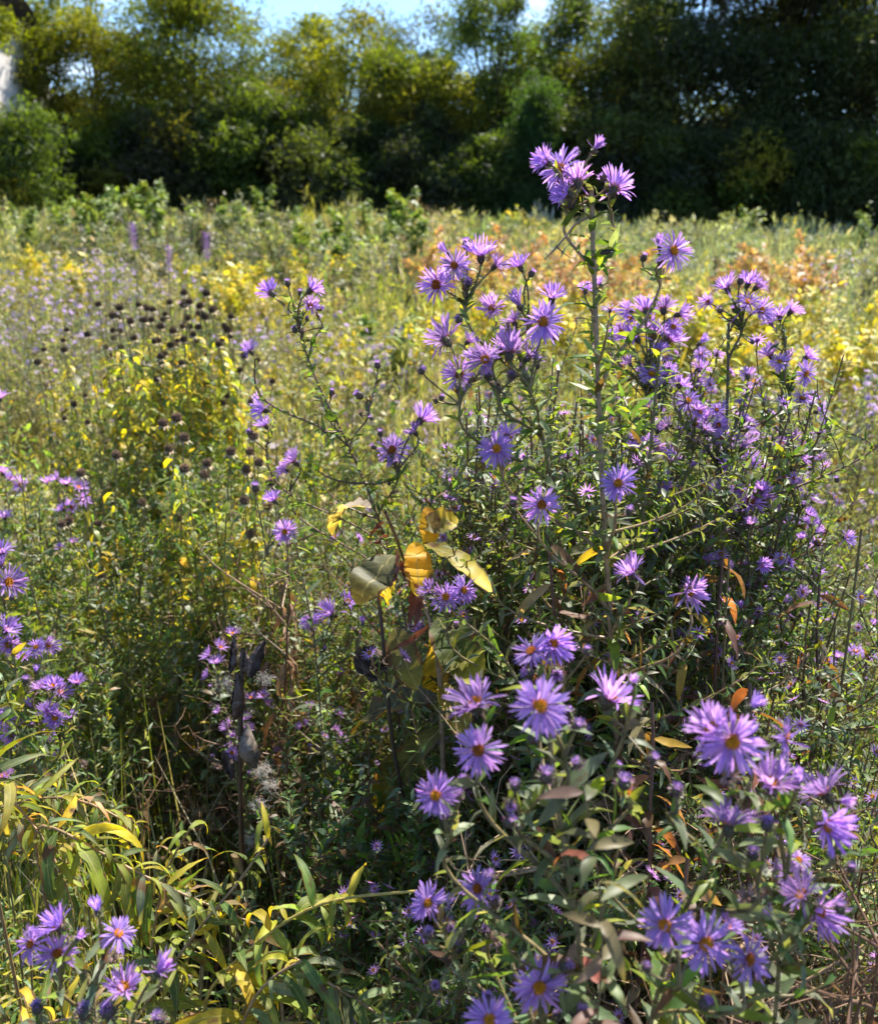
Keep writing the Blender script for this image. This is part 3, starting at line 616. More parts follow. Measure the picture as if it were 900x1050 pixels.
def make_goldenrod(label, group, h=1.2, pal=PAL_GOLD, plume=(.33, .28, .16), n=.012, L=.075, W=.013, pl=.2, name='goldenrod', droop=.9):
    e = proto(name, label, 'wild plant', h, group); st = MB(); fo = Foliage(); S = stalk(h, .08, 30)
    st.tubes(S, np.linspace(.0036, .0012, 30), np.array((.16, .13, .06)), k=6)
    fo.shoot(S, n, L, W, pal, .95, droop, .3, 1-.7*pl, (1.1, .55), prof='lance')
    fo.shoot(S, n*1.6, L*1.0, W, PAL_LOWER, 1.5, 1.3, .05, .4, (1, 1), prof='lance')
    mb = MB(); fo.into(mb, 4, 3, .25, prof='lance', wave=.08)
    st2 = MB()
    if plume is not None:
        for _ in range(13):
            i = int(RNG.uniform(1-pl*1.25, 1)*29); A = S[i]; az = RNG.uniform(0, 6.28); ln = .1*RNG.uniform(.4, 1)*(1.4-(i/29))
            B = A+np.array([math.cos(az)*ln, math.sin(az)*ln, ln*.7]); p = bez(A, B, np.array([0, 0, ln*.5]), np.array([math.cos(az), math.sin(az), -.5])*ln*.3, 8)
            st.tubes(p, .0007, np.array((.2, .16, .08)), k=3)
            P, T, R, f = along(p, .0016, .1, 1)
            k = len(P); st2.leaves(P, T*.5+R, T, .007, .0035, jit(k, plume, .25), droop=.4, segs=1, cols=2)
    st.build('stem', M['stem'], e); mb.build('foliage', M['leaf'], e)
    if plume is not None: st2.build('plume', M['dry'], e)
    return e

def make_beebalm(label, group, h=1.05, nh=1, hc=1.):
    e = proto('dried_beebalm', label, 'seed head stem', h, group); st = MB(); fo = Foliage(); S = stalk(h, .06, 26)
    st.tubes(S, np.linspace(.0026, .0013, 26), np.array((.2, .17, .06)), k=5)
    fo.shoot(S, .0085, .058, .015, PAL_BEE, 1.5, 1.3, .25, .93, (1.2, .6), prof='ovate')
    tops = [(S[-1], np.array([0, 0, 1.]))]
    for _ in range(nh-1):
        i = RNG.integers(18, 22); A = S[i]; az = RNG.uniform(0, 6.28); ln = RNG.uniform(.1, .2)
        B = A+np.array([math.cos(az)*ln*.5, math.sin(az)*ln*.5, ln]); p = bez(A, B, np.array([math.cos(az), math.sin(az), .8])*ln*.3, np.array([0, 0, ln*.4]), 10)
        st.tubes(p, np.linspace(.0016, .0012, 10), np.array((.2, .17, .06)), k=4); fo.shoot(p, .022, .035, .01, PAL_BEE, 1.4, 1.2, .1, .9, prof='ovate'); tops.append((B, UP))
    mb = MB(); fo.into(mb, 3, 2, 0, prof='ovate')
    st.build('stem', M['stem'], e); mb.build('foliage', M['leaf'], e)
    for B, nn in tops:
        hb = MB(); r = .0076*RNG.uniform(.85, 1.15); z = np.array([-.9, -.6, 0, .6, .9, 1.0])
        hb.tubes(np.stack([B[0]+0*z, B[1]+0*z, B[2]+z*r*.9], 1), r*np.array([.35, .75, .92, .75, .4, .05]), np.array((.075, .05, .033))*hc, k=9)
        k = 90; i = np.arange(k)+.5; ph = np.arccos(1-1.75*i/k); th = i*2.39996
        dv = np.stack([np.cos(th)*np.sin(ph), np.sin(th)*np.sin(ph), np.cos(ph)], 1)
        hb.tubes(np.stack([B+dv*r*.8, B+dv*r*1.12, B+dv*r*1.22], 1), np.array([.0007, .0009, .0005]), jit(k, np.array((.13, .09, .058))*hc, .35), k=4)
        nb = 9; th = np.arange(nb)*2*PI/nb; rad = np.stack([np.cos(th), np.sin(th), np.full(nb, .1)], 1)
        hb.leaves(np.tile(B-np.array([0, 0, r*.75]), (nb, 1)), rad, np.tile(UP, (nb, 1)), .015+.004*RNG.random(nb), .006, jit(nb, (.4, .33, .2), .2), droop=.9, segs=2, cols=2)
        hb.build('seed_head', M['dry'], e)
    return e

def make_dryweed(label, group, h=.9, name='dry_weed', col=(.22, .13, .07)):
    e = proto(name, label, 'wild plant', h, group); st = MB(); mb = MB(); S = stalk(h, .1, 20); tips = []
    st.tubes(S, np.linspace(.003, .001, 20), np.array(col)*.7, k=5)
    for _ in range(14):
        i = RNG.integers(7, 19); A = S[i]; az = RNG.uniform(0, 6.28); ln = RNG.uniform(.1, .28)*(1.3-i/20)
        B = A+np.array([math.cos(az)*ln, math.sin(az)*ln, ln*RNG.uniform(.3, 1.2)]); p = bez(A, B, nrm(B-A)*ln*.3, np.array([0, 0, ln*.3]), 8)
        st.tubes(p, np.linspace(.0015, .0006, 8), np.array(col), k=4)
        for j in range(6):
            a = p[RNG.integers(3, 8)]; q = a+RNG.normal(0, .02, 3)+np.array([0, 0, .02]); tips.append(q); st.tubes(np.array([a, (a+q)/2+.003, q]), .0005, np.array(col), k=3)
    t = np.array(tips); k = len(t)
    mb.leaves(np.repeat(t, 5, 0), RNG.normal(0, 1, (k*5, 3)), RNG.normal(0, 1, (k*5, 3)), .006, .003, jit(k*5, np.array(col)*1.7, .3), segs=1, cols=2)
    P, T, R, f = along(S, .02, .1, .9); k = len(P)
    mb.leaves(P, R-UP*.6, R, .05*np.exp(RNG.normal(0, .3, k)), .009, jit(k, np.array(col)*1.2, .3), droop=RNG.normal(1.2, .8, k), segs=4, cols=2, twist=RNG.normal(0, 1.5, k), wave=.3)
    st.build('stem', M['stem'], e); mb.build('dry_foliage', M['dry'], e)
    return e

reseed(109)
# --- near thicket -------------------------------------------------------
reseed(111)
g1 = 'small leaved shoots filling the thicket round the asters'
l1 = 'grey-green small-leaved shoot without open flowers in the thicket round the purple asters'
bush = [make_bush(l1, g1, nb=n, spread=s, flowers=f, fcol=(.5, .3, .7)) for n, s, f in ((18, .2, 16), (22, .22, 7), (15, .15, 24))]
spots = []
for _ in range(76):
    px = RNG.uniform(440, 880); d = RNG.uniform(.95, 1.75)
    top = np.interp(px, [440, 500, 560, 640, 740, 830, 880], [530, 420, 385, 370, 390, 480, 590])+RNG.uniform(0, 190)
    if px < 600: d = max(d, 1.3); top = max(top, 440)
    spots.append((px, top, d))
for _ in range(10):
    spots.append((RNG.uniform(430, 640), RNG.uniform(850, 960), RNG.uniform(.8, .95)))
for _ in range(12):
    spots.append((RNG.uniform(620, 900), RNG.uniform(760, 900), RNG.uniform(.8, 1.1)))
for i, (px, py, d) in enumerate(spots): place(bush[i % 3], px, py, d, label=l1, group=g1)
shoots = [make_bush(l1, g1, nb=14, spread=.075, density=.005, flowers=f, fcol=(.5, .3, .7)) for f in (8, 16)]
for i in range(24):
    x = RNG.uniform(505, 625); place(shoots[i % 2], x, RNG.uniform(380, 480), RNG.uniform(.95, 1.1) if x > 550 else RNG.uniform(1.06, 1.15), label=l1, group=g1)
for i in range(12): place(shoots[i % 2], RNG.uniform(630, 730), RNG.uniform(385, 480), RNG.uniform(.98, 1.1), label=l1, group=g1)
reseed(112)
g2 = 'leafy shoots behind the dark gap at left centre'
l2 = 'dull green leafy shoot in the tangle between the brown seed heads and the dark gap'
bush2 = [make_bush(l2, g2, nb=n, spread=.2, leafL=.03, leafW=.009, pal=PAL_GOLD) for n in (14, 18)]
for i in range(46):
    px = RNG.uniform(-30, 440); d = RNG.uniform(1.5, 2.3)
    place(bush2[i % 2], px, np.interp(d, [1.5, 2.3], [580, 440])+RNG.uniform(-25, 70), d, label=l2, group=g2)
reseed(113)
g3 = 'low green shoots on the floor of the dark gap'
l3 = 'low green shoot in the shade of the dark gap beside the split pods'
bush3 = [make_bush(l3, g3, nb=10, spread=.2, leafL=.028, leafW=.01, pal=([DKGREEN, GREEN, GREY_GREEN, BROWN], [3, 3, 2, 2])) for n in (1, 2)]
for i in range(15):
    px = RNG.uniform(60, 460); d = RNG.uniform(1.35, 1.9)
    place(bush3[i % 2], px, RNG.uniform(680, 860), d, label=l3, group=g3)
for x, y in ((330, 755), (352, 775), (378, 790), (398, 775), (412, 800), (425, 815)): place(bush3[x % 2], x, y, RNG.uniform(.95, 1.02), label=l3, group=g3)
reseed(114)
g4 = 'tall leafy stalks standing in the meadow'
l4 = 'tall unbranched stalk with narrow drooping leaves standing in the meadow'
gold = [make_goldenrod(l4, g4, plume=p, h=1.2) for p in ((.33, .28, .16), (.22, .2, .09), None)]
for i in range(40):
    px = RNG.uniform(-30, 430); d = RNG.uniform(1.7, 3.2)
    place(gold[i % 3], px, np.interp(d, [1.7, 3.2], [500, 345])+RNG.uniform(-20, 60), d, label=l4, group=g4)
for i in range(46):
    px = RNG.uniform(640, 930); d = RNG.uniform(1.8, 3.2)
    place(gold[i % 3], px, np.interp(d, [1.8, 3.2], [560, 400])+RNG.uniform(-20, 60), d, label=l4, group=g4)
gs = make_goldenrod('dark green leafy stalk with arching leaves below the rightmost aster branches', None, h=1.15, plume=None, n=.008, L=.07, W=.011, name='leafy_stalk',
                    pal=([GREEN, GREY_GREEN, DKGREEN, YGREEN], [3, 3, 2, 1]))
place(gs, 803, 500, 1.02)
gs2 = make_goldenrod('yellow-green stalk with broad leaves at the right edge near the bottom', None, h=1.0, plume=None, n=.012, L=.08, W=.018, name='leafy_stalk', pal=([YGREEN, GREEN, (.35, .36, .04)], [3, 2, 2]))
place(gs2, 875, 700, .9)
reseed(115)
g12 = 'dark leafy columns among the right hand asters'
l12 = 'upright dark green column of short leaves standing among the right hand asters'
colm = [make_goldenrod(l12, g12, h=1.15, plume=None, n=.0048, L=.04, W=.0085, name='leafy_stalk', pal=([GREEN, GREY_GREEN, DKGREEN, YGREEN, RUST], [3, 4, 1.5, 1.5, .3]), droop=.8) for _ in range(2)]
for i, (x, y, d) in enumerate([(690, 455, 1.06), (722, 500, 1.02), (768, 470, 1.1), (776, 545, .98), (838, 555, 1.1), (655, 470, 1.08), (822, 600, 1.0), (850, 640, 1.05)]): place(colm[i % 2], x, y, d, label=l12, group=g12)
g5 = 'yellow-green leafy stalks in the right bottom thicket'
l5 = 'yellow-green stalk with narrow leaves behind the bottom right aster heads'
gr = [make_goldenrod(l5, g5, h=1.0, plume=None, n=.010, L=.07, W=.014, name='leafy_stalk', pal=([YGREEN, GREEN, (.36, .36, .04), (.55, .42, .04), DRY], [3, 1.5, 3, .5, .6])) for _ in range(2)]
for i in range(30):
    place(gr[i % 2], RNG.uniform(640, 920), RNG.uniform(680, 900), RNG.uniform(.85, 1.2), label=l5, group=g5)
reseed(116)
g6 = 'feathery pale shoots in the right meadow'
l6 = 'feathery pale green shoot with hair-thin leaves in the meadow at the right'
feath = [make_bush(l6, g6, nb=18, spread=.2, leafL=.02, leafW=.003, pal=([PALE, (.26, .27, .12), GREY_GREEN, (.36, .32, .2)], [3, 3, 3, 1.5]), density=.006, name='feathery_weed', flowers=f, fcol=(.45, .38, .5), low=False, frm=.2) for f in (6, 0, 14)]
for i in range(60):
    px = RNG.uniform(800, 960) if i % 3 else RNG.uniform(430, 800); d = RNG.uniform(1.7, 3.4)
    place(feath[i % 3], px, np.interp(d, [1.7, 2.4, 3.4], [600, 450, 355])+RNG.uniform(-20, 70), d, label=l6, group=g6)
reseed(117)
g7 = 'dry brown weeds in the undergrowth'
l7 = 'dry brown branching weed with curled leaves in the undergrowth'
dryw = [make_dryweed(l7, g7, h=.9), make_dryweed(l7, g7, h=.8, col=(.16, .09, .05)), make_dryweed(l7, g7, h=.8, col=(.3, .2, .12))]
for i in range(84):
    px, py, d = [(RNG.uniform(760, 910), RNG.uniform(930, 1040), RNG.uniform(.6, .85)), (RNG.uniform(140, 400), RNG.uniform(640, 900), RNG.uniform(1.4, 2.)), (RNG.uniform(560, 900), RNG.uniform(640, 1000), RNG.uniform(.85, 1.3)), (RNG.uniform(230, 440), RNG.uniform(520, 640), RNG.uniform(1.4, 2.0))][i % 4]
    place(dryw[(i//4) % 3], px, py, d, label=l7, group=g7)
reseed(118)
g11 = 'grey leaved stalks above the dark gap'
l11 = 'stalk with greyish pointed leaves among the plants above the dark gap, left'
greyl = [make_goldenrod(l11, g11, h=1.05, plume=None, n=.012, L=.055, W=.017, name='grey_leaved_stalk', pal=([GREY_GREEN, (.19, .21, .14), (.25, .25, .17), YELLOW, GREEN], [3, 3, 2, .6, 1.5]), droop=.9) for _ in range(2)]
for i in range(30):
    d = RNG.uniform(1.45, 1.85); place(greyl[i % 2], RNG.uniform(-10, 330), np.interp(d, [1.45, 1.85], [600, 470])+RNG.uniform(-20, 40), d, label=l11, group=g11)
reseed(110)
# --- bee balm -----------------------------------------------------------
reseed(119)
g8 = 'dried bee balm stems with round brown heads'
l8 = 'dried bee balm stem with dark round seed heads over yellow-green leaves, left meadow'
bee = [make_beebalm(l8, g8, nh=n) for n in (1, 1, 2, 1, 1)]
for i, (x, y) in enumerate([(117, 317), (136, 313), (155, 308), (123, 328), (143, 325), (126, 338), (134, 335), (158, 325), (112, 340), (181, 306), (194, 295), (189, 304), (199, 304), (212, 294), (176, 313), (180, 318), (170, 327), (174, 330), (198, 325), (204, 331), (210, 330), (223, 309), (226, 311), (239, 312), (239, 320), (223, 322), (203, 326), (237, 341), (239, 344), (226, 344), (253, 334), (205, 345), (179, 345), (157, 341), (172, 350), (135, 354), (57, 337), (72, 345), (96, 343), (41, 355), (60, 366), (79, 353), (110, 385), (152, 369), (198, 391), (160, 388), (255, 376), (88, 400), (54, 407), (80, 424), (188, 385), (215, 400), (125, 405), (230, 405)]+[(RNG.normal(178, 34), RNG.normal(330, 22)) for _ in range(26)]):
    place(bee[i % 5], x+RNG.normal(0, 2), y, RNG.uniform(2.3, 2.9)+.0*i, label=l8, group=g8, hvar=1.0)
reseed(120)
g9 = 'nearer bee balm heads with pale collars'
l9 = 'nearer dried bee balm stem whose brown head has a pale collar, above the dark gap'
bee2 = [make_beebalm(l9, g9, nh=n, hc=1.8) for n in (1, 2)]
for i, (x, y) in enumerate([(162, 432), (179, 431), (196, 439), (212, 439), (157, 460), (132, 467), (236, 457), (231, 467), (253, 478), (267, 482), (270, 468), (210, 468), (205, 472), (90, 470), (60, 530), (66, 532)]):
    place(bee2[i % 2], x, y, RNG.uniform(1.6, 1.75), label=l9, group=g9)

reseed(103)
# ------------------------------------------------------------------ milkweed with yellow leaves
def bigleaf(parent, base, b, t, w, col, tip=None, up=(0, -.6, .8), droop=.5, name='leaf', mat='milkleaf', fold=.3, prof='oblong', tipfrom=.45, wave=.16):
    A, B = pt(*b), pt(*t); D = B-A; L = np.linalg.norm(D)*(1+abs(droop)**2/24)
    D = nrm(D); N = np.array(up, float); N = nrm(N-N.dot(D)*D); h = droop/2
    D0 = D*math.cos(h)+N*math.sin(h)
    mb = MB(); mb.leaves((A-base)[None], D0[None], N[None], L, w*b[2]/FPX, np.array(col), droop=droop, fold=fold, segs=14, cols=3, prof=prof, tipcol=tip, tipfrom=tipfrom, wave=wave, twist=RNG.normal(0, .2))
    return mb.build(name, M[mat], parent)

base = pt(470, 760, 1.016); base[2] = 0
mw = thing('milkweed', base, 'dying milkweed with big yellow and green leaves in the middle of the thicket', 'milkweed')
mb = MB()
S = smooth_path([base, base+np.array([0, 0, .45]), pt(452, 690, 0.969), pt(447, 655, 0.953), pt(432, 610, 1.2), pt(412, 570, 1.2), pt(404, 545, 0.953), pt(395, 525, 0.953)], 50)
mb.tubes(S-base, np.linspace(.0045, .002, 50), np.array((.2, .14, .09)), k=8); mb.build('stem', M['stem'], mw)
OY = (.8, .46, .02); YL = (.8, .62, .04); OL = (.13, .15, .04)
bigleaf(mw, base, (380, 521, 0.953), (341, 549, 1.2), 26, (.6, .5, .38), (.5, .4, .1), droop=.6, up=(0, -.5, .9))
bigleaf(mw, base, (426, 556, 0.945), (428, 612, 0.914), 30, OY, YL, up=(.2, -1, .1), droop=.3)
bigleaf(mw, base, (412, 578, 1.2), (398, 615, 0.914), 20, YL, OY, up=(-.2, -1, .1), droop=.4)
bigleaf(mw, base, (434, 557, 0.953), (509, 613, 0.891), 24, (.42, .36, .03), YL, up=(.1, -.3, 1), droop=.7)
bigleaf(mw, base, (432, 541, 0.961), (470, 533, 0.969), 28, (.2, .2, .06), YL, up=(0, -.7, .8), droop=.5)
bigleaf(mw, base, (436, 560, 0.953), (440, 520, 0.977), 26, OY, (.4, .2, .03), up=(.3, -1, 0), droop=.4)
bigleaf(mw, base, (404, 570, 0.953), (366, 620, 0.914), 42, (.13, .14, .07), (.5, .42, .04), up=(-.4, -.8, .5), droop=.6, tipfrom=.6)
bigleaf(mw, base, (449, 634, 0.953), (489, 704, 0.891), 46, (.075, .11, .02), (.5, .45, .03), up=(.2, -.8, .6), droop=.4, tipfrom=.55)
bigleaf(mw, base, (405, 645, 0.961), (428, 708, 0.914), 34, (.14, .13, .03), (.4, .36, .04), up=(-.2, -.9, .4), droop=.4, tipfrom=.6)
bigleaf(mw, base, (446, 640, 0.961), (440, 712, 1.2), 34, (.3, .24, .05), OY, up=(.3, -.9, .1), droop=.3)
bigleaf(mw, base, (450, 720, 0.984), (364, 752, 1.2), 50, (.06, .06, .02), (.12, .1, .03), up=(0, -.4, .9), droop=.5)
bigleaf(mw, base, (452, 700, 0.984), (478, 765, 0.922), 28, (.4, .33, .06), (.3, .2, .05), up=(.3, -.9, .2), droop=.5)
bigleaf(mw, base, (455, 745, 0.992), (392, 838, 1.2), 40, (.12, .12, .03), (.5, .42, .04), up=(-.3, -.7, .6), droop=.8)
bigleaf(mw, base, (452, 640, 0.945), (455, 690, 0.930), 22, (.5, .42, .3), (.3, .2, .1), up=(.5, -.9, .1), droop=.3)
WB = (.2, .075, .045)
for b, t, w in (((405, 560), (398, 606), 9), ((412, 572), (432, 604), 10), ((425, 600), (418, 640), 12), ((432, 610), (425, 645), 10), ((400, 545), (368, 558), 10), ((395, 535), (378, 557), 9), ((440, 640), (400, 668), 8), ((447, 655), (452, 675), 12), ((430, 600), (410, 585), 8)):
    bigleaf(mw, base, (*b, 0.930), (*t, 0.914), w, WB, (.13, .05, .03), up=RNG.normal(0, 1, 3), droop=RNG.normal(.4, .6), name='withered_leaf', mat='dry', prof='lance', wave=.35)
# dark broken stem beside it
base = pt(397, 760, 1.016); base[2] = 0
dk = thing('milkweed', base, 'dark leafless milkweed stem broken off below the yellow leaves', 'milkweed'); mb = MB()
mb.tubes(smooth_path([base+np.array([.12, .1, 0]), base+np.array([.09, .08, .4]), pt(405, 780, .99), pt(396, 740, 0.977), pt(397, 690, 0.961), pt(392, 640, 0.953), pt(388, 612, 0.953)], 30)-base, np.linspace(.003, .0022, 30), np.array((.05, .035, .025)), k=8)
mb.tubes(smooth_path([pt(396, 715, 0.969), pt(388, 700, 0.969), pt(384, 680, 0.969)], 8)-base, .0022, np.array((.05, .035, .025)), k=6)
mb.tubes(smooth_path([pt(397, 712, 0.969), pt(406, 704, 0.969), pt(410, 695, 0.969)], 8)-base, .0022, np.array((.05, .035, .025)), k=6)
mb.build('stem', M['stem'], dk)
for b, t, w in (((392, 668), (366, 690), 30), ((396, 672), (380, 700), 26)):
    bigleaf(dk, base, (*b, 0.969), (*t, 0.953), w, (.075, .05, .035), up=(-.3, -.7, .5), droop=.7, name='withered_leaf', mat='dry', wave=.3)

reseed(104)
# ------------------------------------------------------------------ split milkweed pods
base = pt(247, 880, 1.22); base[2] = 0
pw = thing('milkweed_pod_stalk', base, 'dark brown milkweed stalk with split pods spilling white fluff, left of centre', 'milkweed')
mb = MB(); S = smooth_path([base, base+np.array([0, 0, .4]), pt(247, 850, 1.17), pt(246, 780, 1.15), pt(247, 720, 1.14), pt(249, 665, 1.13)], 40)
f = np.linspace(0, 1, 40)[:, None]; mb.tubes(S-base, np.linspace(.0055, .003, 40), (np.array((.3, .15, .03))*(1-f**.5)+np.array((.045, .03, .025))*f**.5)[None], k=8); mb.build('stem', M['stem'], pw)
def pod(b, t, w, op=.6, face=(0, -1, .2), col=(.085, .056, .042), inner=(.13, .1, .09)):
    A, B = pt(*b), pt(*t); D = nrm(B-A); L = np.linalg.norm(B-A); F = np.array(face, float); F = nrm(F-F.dot(D)*D); S_ = np.cross(D, F); w = .8*w*b[2]/FPX
    mb = MB(); m, k = 16, 11; tt = np.linspace(0, 1, m); th = np.linspace(op, 2*PI-op, k)
    for sgn, cc, sh in ((1, col, 1.), (1, inner, .93)):
        R = w*.5*np.interp(tt, [0, .08, .3, .55, .8, .95, 1], [.12, .45, .95, .9, .5, .2, .04])*sh
        bow = np.sin(tt*PI)*L*.06
        V = A-base+D*(tt*L)[:, None, None]-F*bow[:, None, None]+(F*np.cos(th)[None, :, None]+S_*np.sin(th)[None, :, None])*R[:, None, None]
        V = V+RNG.normal(0, .0011, V.shape)*(1 if sh == 1 else .3)
        i = np.arange(m*k).reshape(m, k); Q = np.stack([i[:-1, :-1], i[:-1, 1:], i[1:, 1:], i[1:, :-1]], -1); mb.add(V, Q, np.array(cc))
    return mb.build('pod', M['pod'], pw)
pod((255, 695, 1.13), (272, 657, 1.13), 20, .7, (.5, -.7, .1)); pod((240, 738, 1.14), (243, 690, 1.13), 19, .5, (-.9, -.4, 0))
pod((262, 788, 1.13), (254, 742, 1.13), 28, .9, (.7, .5, 0), (.14, .11, .085), (.2, .17, .14)); pod((236, 690, 1.14), (240, 650, 1.14), 11, .6, (-.5, -.6, 0)); pod((250, 690, 1.13), (252, 668, 1.13), 12, .6, (-.5, -.6, 0))
pod((238, 800, 1.15), (228, 770, 1.14), 14, 1.0, (-.4, -.9, .2), (.1, .07, .06))
def fluff(c, r, n, name='seed_fluff'):
    mb = MB(); Cc = pt(*c)-base; k = n
    A = Cc+RNG.normal(0, 1, (k, 3))*r*.5*np.array([1, .5, 1]); dv = nrm(RNG.normal(0, 1, (k, 3))+np.array([.2, 0, -.1]))
    P = np.stack([A, A+dv*r*.5+RNG.normal(0, r*.1, (k, 3)), A+dv*r+RNG.normal(0, r*.25, (k, 3))], 1)
    mb.tubes(P, .00013, jit(k, (.6, .58, .54), .1), k=3)
    s = 10; A = Cc+RNG.normal(0, 1, (s, 3))*r*.5
    mb.leaves(A, RNG.normal(0, 1, (s, 3)), RNG.normal(0, 1, (s, 3)), .007, .004, jit(s, (.16, .09, .05), .2), segs=2, cols=3, prof='ovate')
    return mb.build(name, M['fluff'], pw)
fluff((268, 790, 1.14), .009, 260); fluff((276, 806, 1.15), .008, 160); fluff((265, 825, 1.16), .008, 200); fluff((230, 702, 1.17), .011, 130); fluff((270, 697, 1.15), .010, 120); fluff((258, 862, 1.2), .009, 160)

reseed(105)
# ------------------------------------------------------------------ broad-leaved arching stems bottom left
def willow(name, label, path, n=.011, L=.056, W=.0076, rad=.0022, dens=.42, col=(.26, .17, .09), pal=PAL_WILLOW, t0=.05, t1=1., ground=True, tilt=1.1, droop=2.0, cat='wild plant', group=None):
    p = [pt(*q) for q in path]
    if ground: g = p[0].copy(); g[2] = 0; g[1] += .04; p = [g, (g+p[0])/2]+p
    S = smooth_path(p, 60); base = np.array([S[0][0], S[0][1], 0 if ground else S[0][2]])
    e = thing(name, base, label, cat, group); st = MB(); st.tubes(S-base, np.linspace(rad*1.3, rad*.55, 60), np.array(col), k=7); st.build('stem', M['stem'], e)
    fr = 0.
    if ground: s = np.r_[0, np.cumsum(np.linalg.norm(np.diff(np.array(p), axis=0), axis=1))]; fr = s[2]/s[-1]
    P, T, R, f = along(S, n*dens, fr+(1-fr)*t0, fr+(1-fr)*t1); k = len(P)
    R = nrm(R+UP*.35); D = T*np.cos(tilt)+R*np.sin(tilt)+RNG.normal(0, .15, (k, 3)); N = UP+RNG.normal(0, .35, (k, 3))-D*.1
    sz = np.exp(RNG.normal(0, .25, k))*np.interp(f, [fr, 1], [1.1, .6])
    c = pick(k, *pal); mb = MB()
    mb.leaves(P-base, D, N, L*sz, W*sz*np.exp(RNG.normal(0, .15, k)), c, droop=droop+RNG.normal(0, .55, k), fold=.3, segs=9, cols=3, prof='lance', twist=RNG.normal(0, .7, k), wave=.14, tipcol=(c*np.array([1.5, 1.0, .6])).clip(0, .9), tipfrom=.7)
    mb.build('foliage', M['bigleaf'], e); return e
willow('sunflower_stem', 'broad-leaved stem arching from the left edge toward the middle over the bottom left aster', [(30, 835, .86), (75, 858, .85), (117, 883, .84), (160, 905, .84), (205, 925, .84), (262, 948, .84)], n=.0085)
willow('sunflower_stem', 'bare yellow cane sweeping up to the right along the bottom left leaves', [(205, 1020, .8), (233, 993, .8), (263, 967, .79), (310, 932, .78), (345, 921, .77), (390, 917, .76), (428, 914, .75)], n=.016, L=.055, W=.010, col=(.36, .27, .06), t1=.75, pal=([YGREEN, (.4, .36, .03), GREEN], [3, 2, 2]))
willow('sunflower_stem', 'brown arching stem with long folded leaves at the bottom edge left of centre', [(285, 965, .82), (310, 990, .81), (333, 1008, .8), (380, 1032, .79), (410, 1060, .78)], n=.008, L=.058, W=.0085, pal=([GREY_GREEN, GREEN, (.2, .25, .13)], [3, 2, 3]))
willow('sunflower_stem', 'leafy stem hanging over the left edge just above the corner asters', [(-30, 790, .9), (5, 812, .88), (40, 850, .86), (62, 890, .85), (75, 930, .85)], n=.009, L=.06)
willow('sunflower_stem', 'leafy stem at far left with yellow-tipped leaves below the leafy aster clump', [(-40, 850, .95), (-10, 830, .93), (30, 820, .92), (70, 815, .9), (110, 830, .9), (140, 850, .9)], n=.009, L=.06)
willow('sunflower_stem', 'upright leafy stem rising at the left of the dark gap', [(150, 1010, .95), (160, 940, .93), (170, 890, .92), (195, 850, .91)], n=.010, L=.056, W=.008)
willow('sunflower_stem', 'leafy stem with curled tips crossing the middle of the bottom left tangle', [(130, 1060, .85), (170, 1000, .83), (205, 950, .82), (250, 900, .82), (275, 860, .83)], n=.011, L=.055, W=.0078)
willow('sunflower_stem', 'short leafy stem at the bottom edge below the yellow cane', [(240, 1090, .78), (250, 1040, .76), (275, 1000, .75), (310, 985, .75)], n=.009, L=.06, W=.010)
willow('sunflower_stem', 'lowest leafy stem in the bottom left corner under the aster tuft', [(-10, 1080, .75), (40, 1050, .74), (90, 1040, .73), (150, 1050, .72)], n=.009, L=.052, W=.008)
reseed(121)
g10 = 'small broad-leaved stems under the bottom left tangle'
l10 = 'broad-leaved green stem low in the bottom left tangle'
wl = make_goldenrod(l10, g10, h=.9, plume=None, n=.0048, L=.05, W=.0078, name='sunflower_stem', pal=PAL_WILLOW, droop=1.5); wl2 = make_goldenrod(l10, g10, h=.9, plume=None, n=.005, L=.048, W=.008, name='sunflower_stem', pal=PAL_WILLOW, droop=1.9)
for i in range(34):
    px = RNG.uniform(-40, 360); place((wl, wl2)[i % 2], px, np.interp(px, [-40, 120, 330], [800, 870, 990])+RNG.uniform(0, 110), RNG.uniform(.82, 1.1), label=l10, group=g10, lean=RNG.normal(0, .15))

# mauve withered whorls close to the lens
base = pt(612, 1000, .50); base[2] = 0
wr = thing('withered_plant', base, 'out-of-focus plant with mauve brown drooping leaves below the bottom centre asters', 'wild plant'); st = MB()
S = smooth_path([base, base+np.array([0, 0, .5]), pt(622, 960, .50), pt(618, 900, .495), pt(606, 840, .49), pt(598, 808, .49)], 40); st.tubes(S-base, np.linspace(.0022, .0004, 40), np.array((.14, .1, .05)), k=7); st.build('stem', M['stem'], wr)
P, T, R, f = along(S, .0075, .78, 1.); k = len(P); mb = MB(); D = T*.25+R; N = UP+RNG.normal(0, .3, (k, 3))
mb.leaves(P-base, D, N, 0.028*np.exp(RNG.normal(0, .2, k)), .0075, pick(k, [(.19, .12, .10), (.17, .15, .07), (.12, .15, .06), (.3, .1, .07)], [3, 3, 3, .4]), droop=.9+RNG.normal(0, .4, k), fold=.3, segs=7, cols=3, prof='lance', twist=RNG.normal(0, .5, k), wave=.08)
mb.build('foliage', M['leaf'], wr)

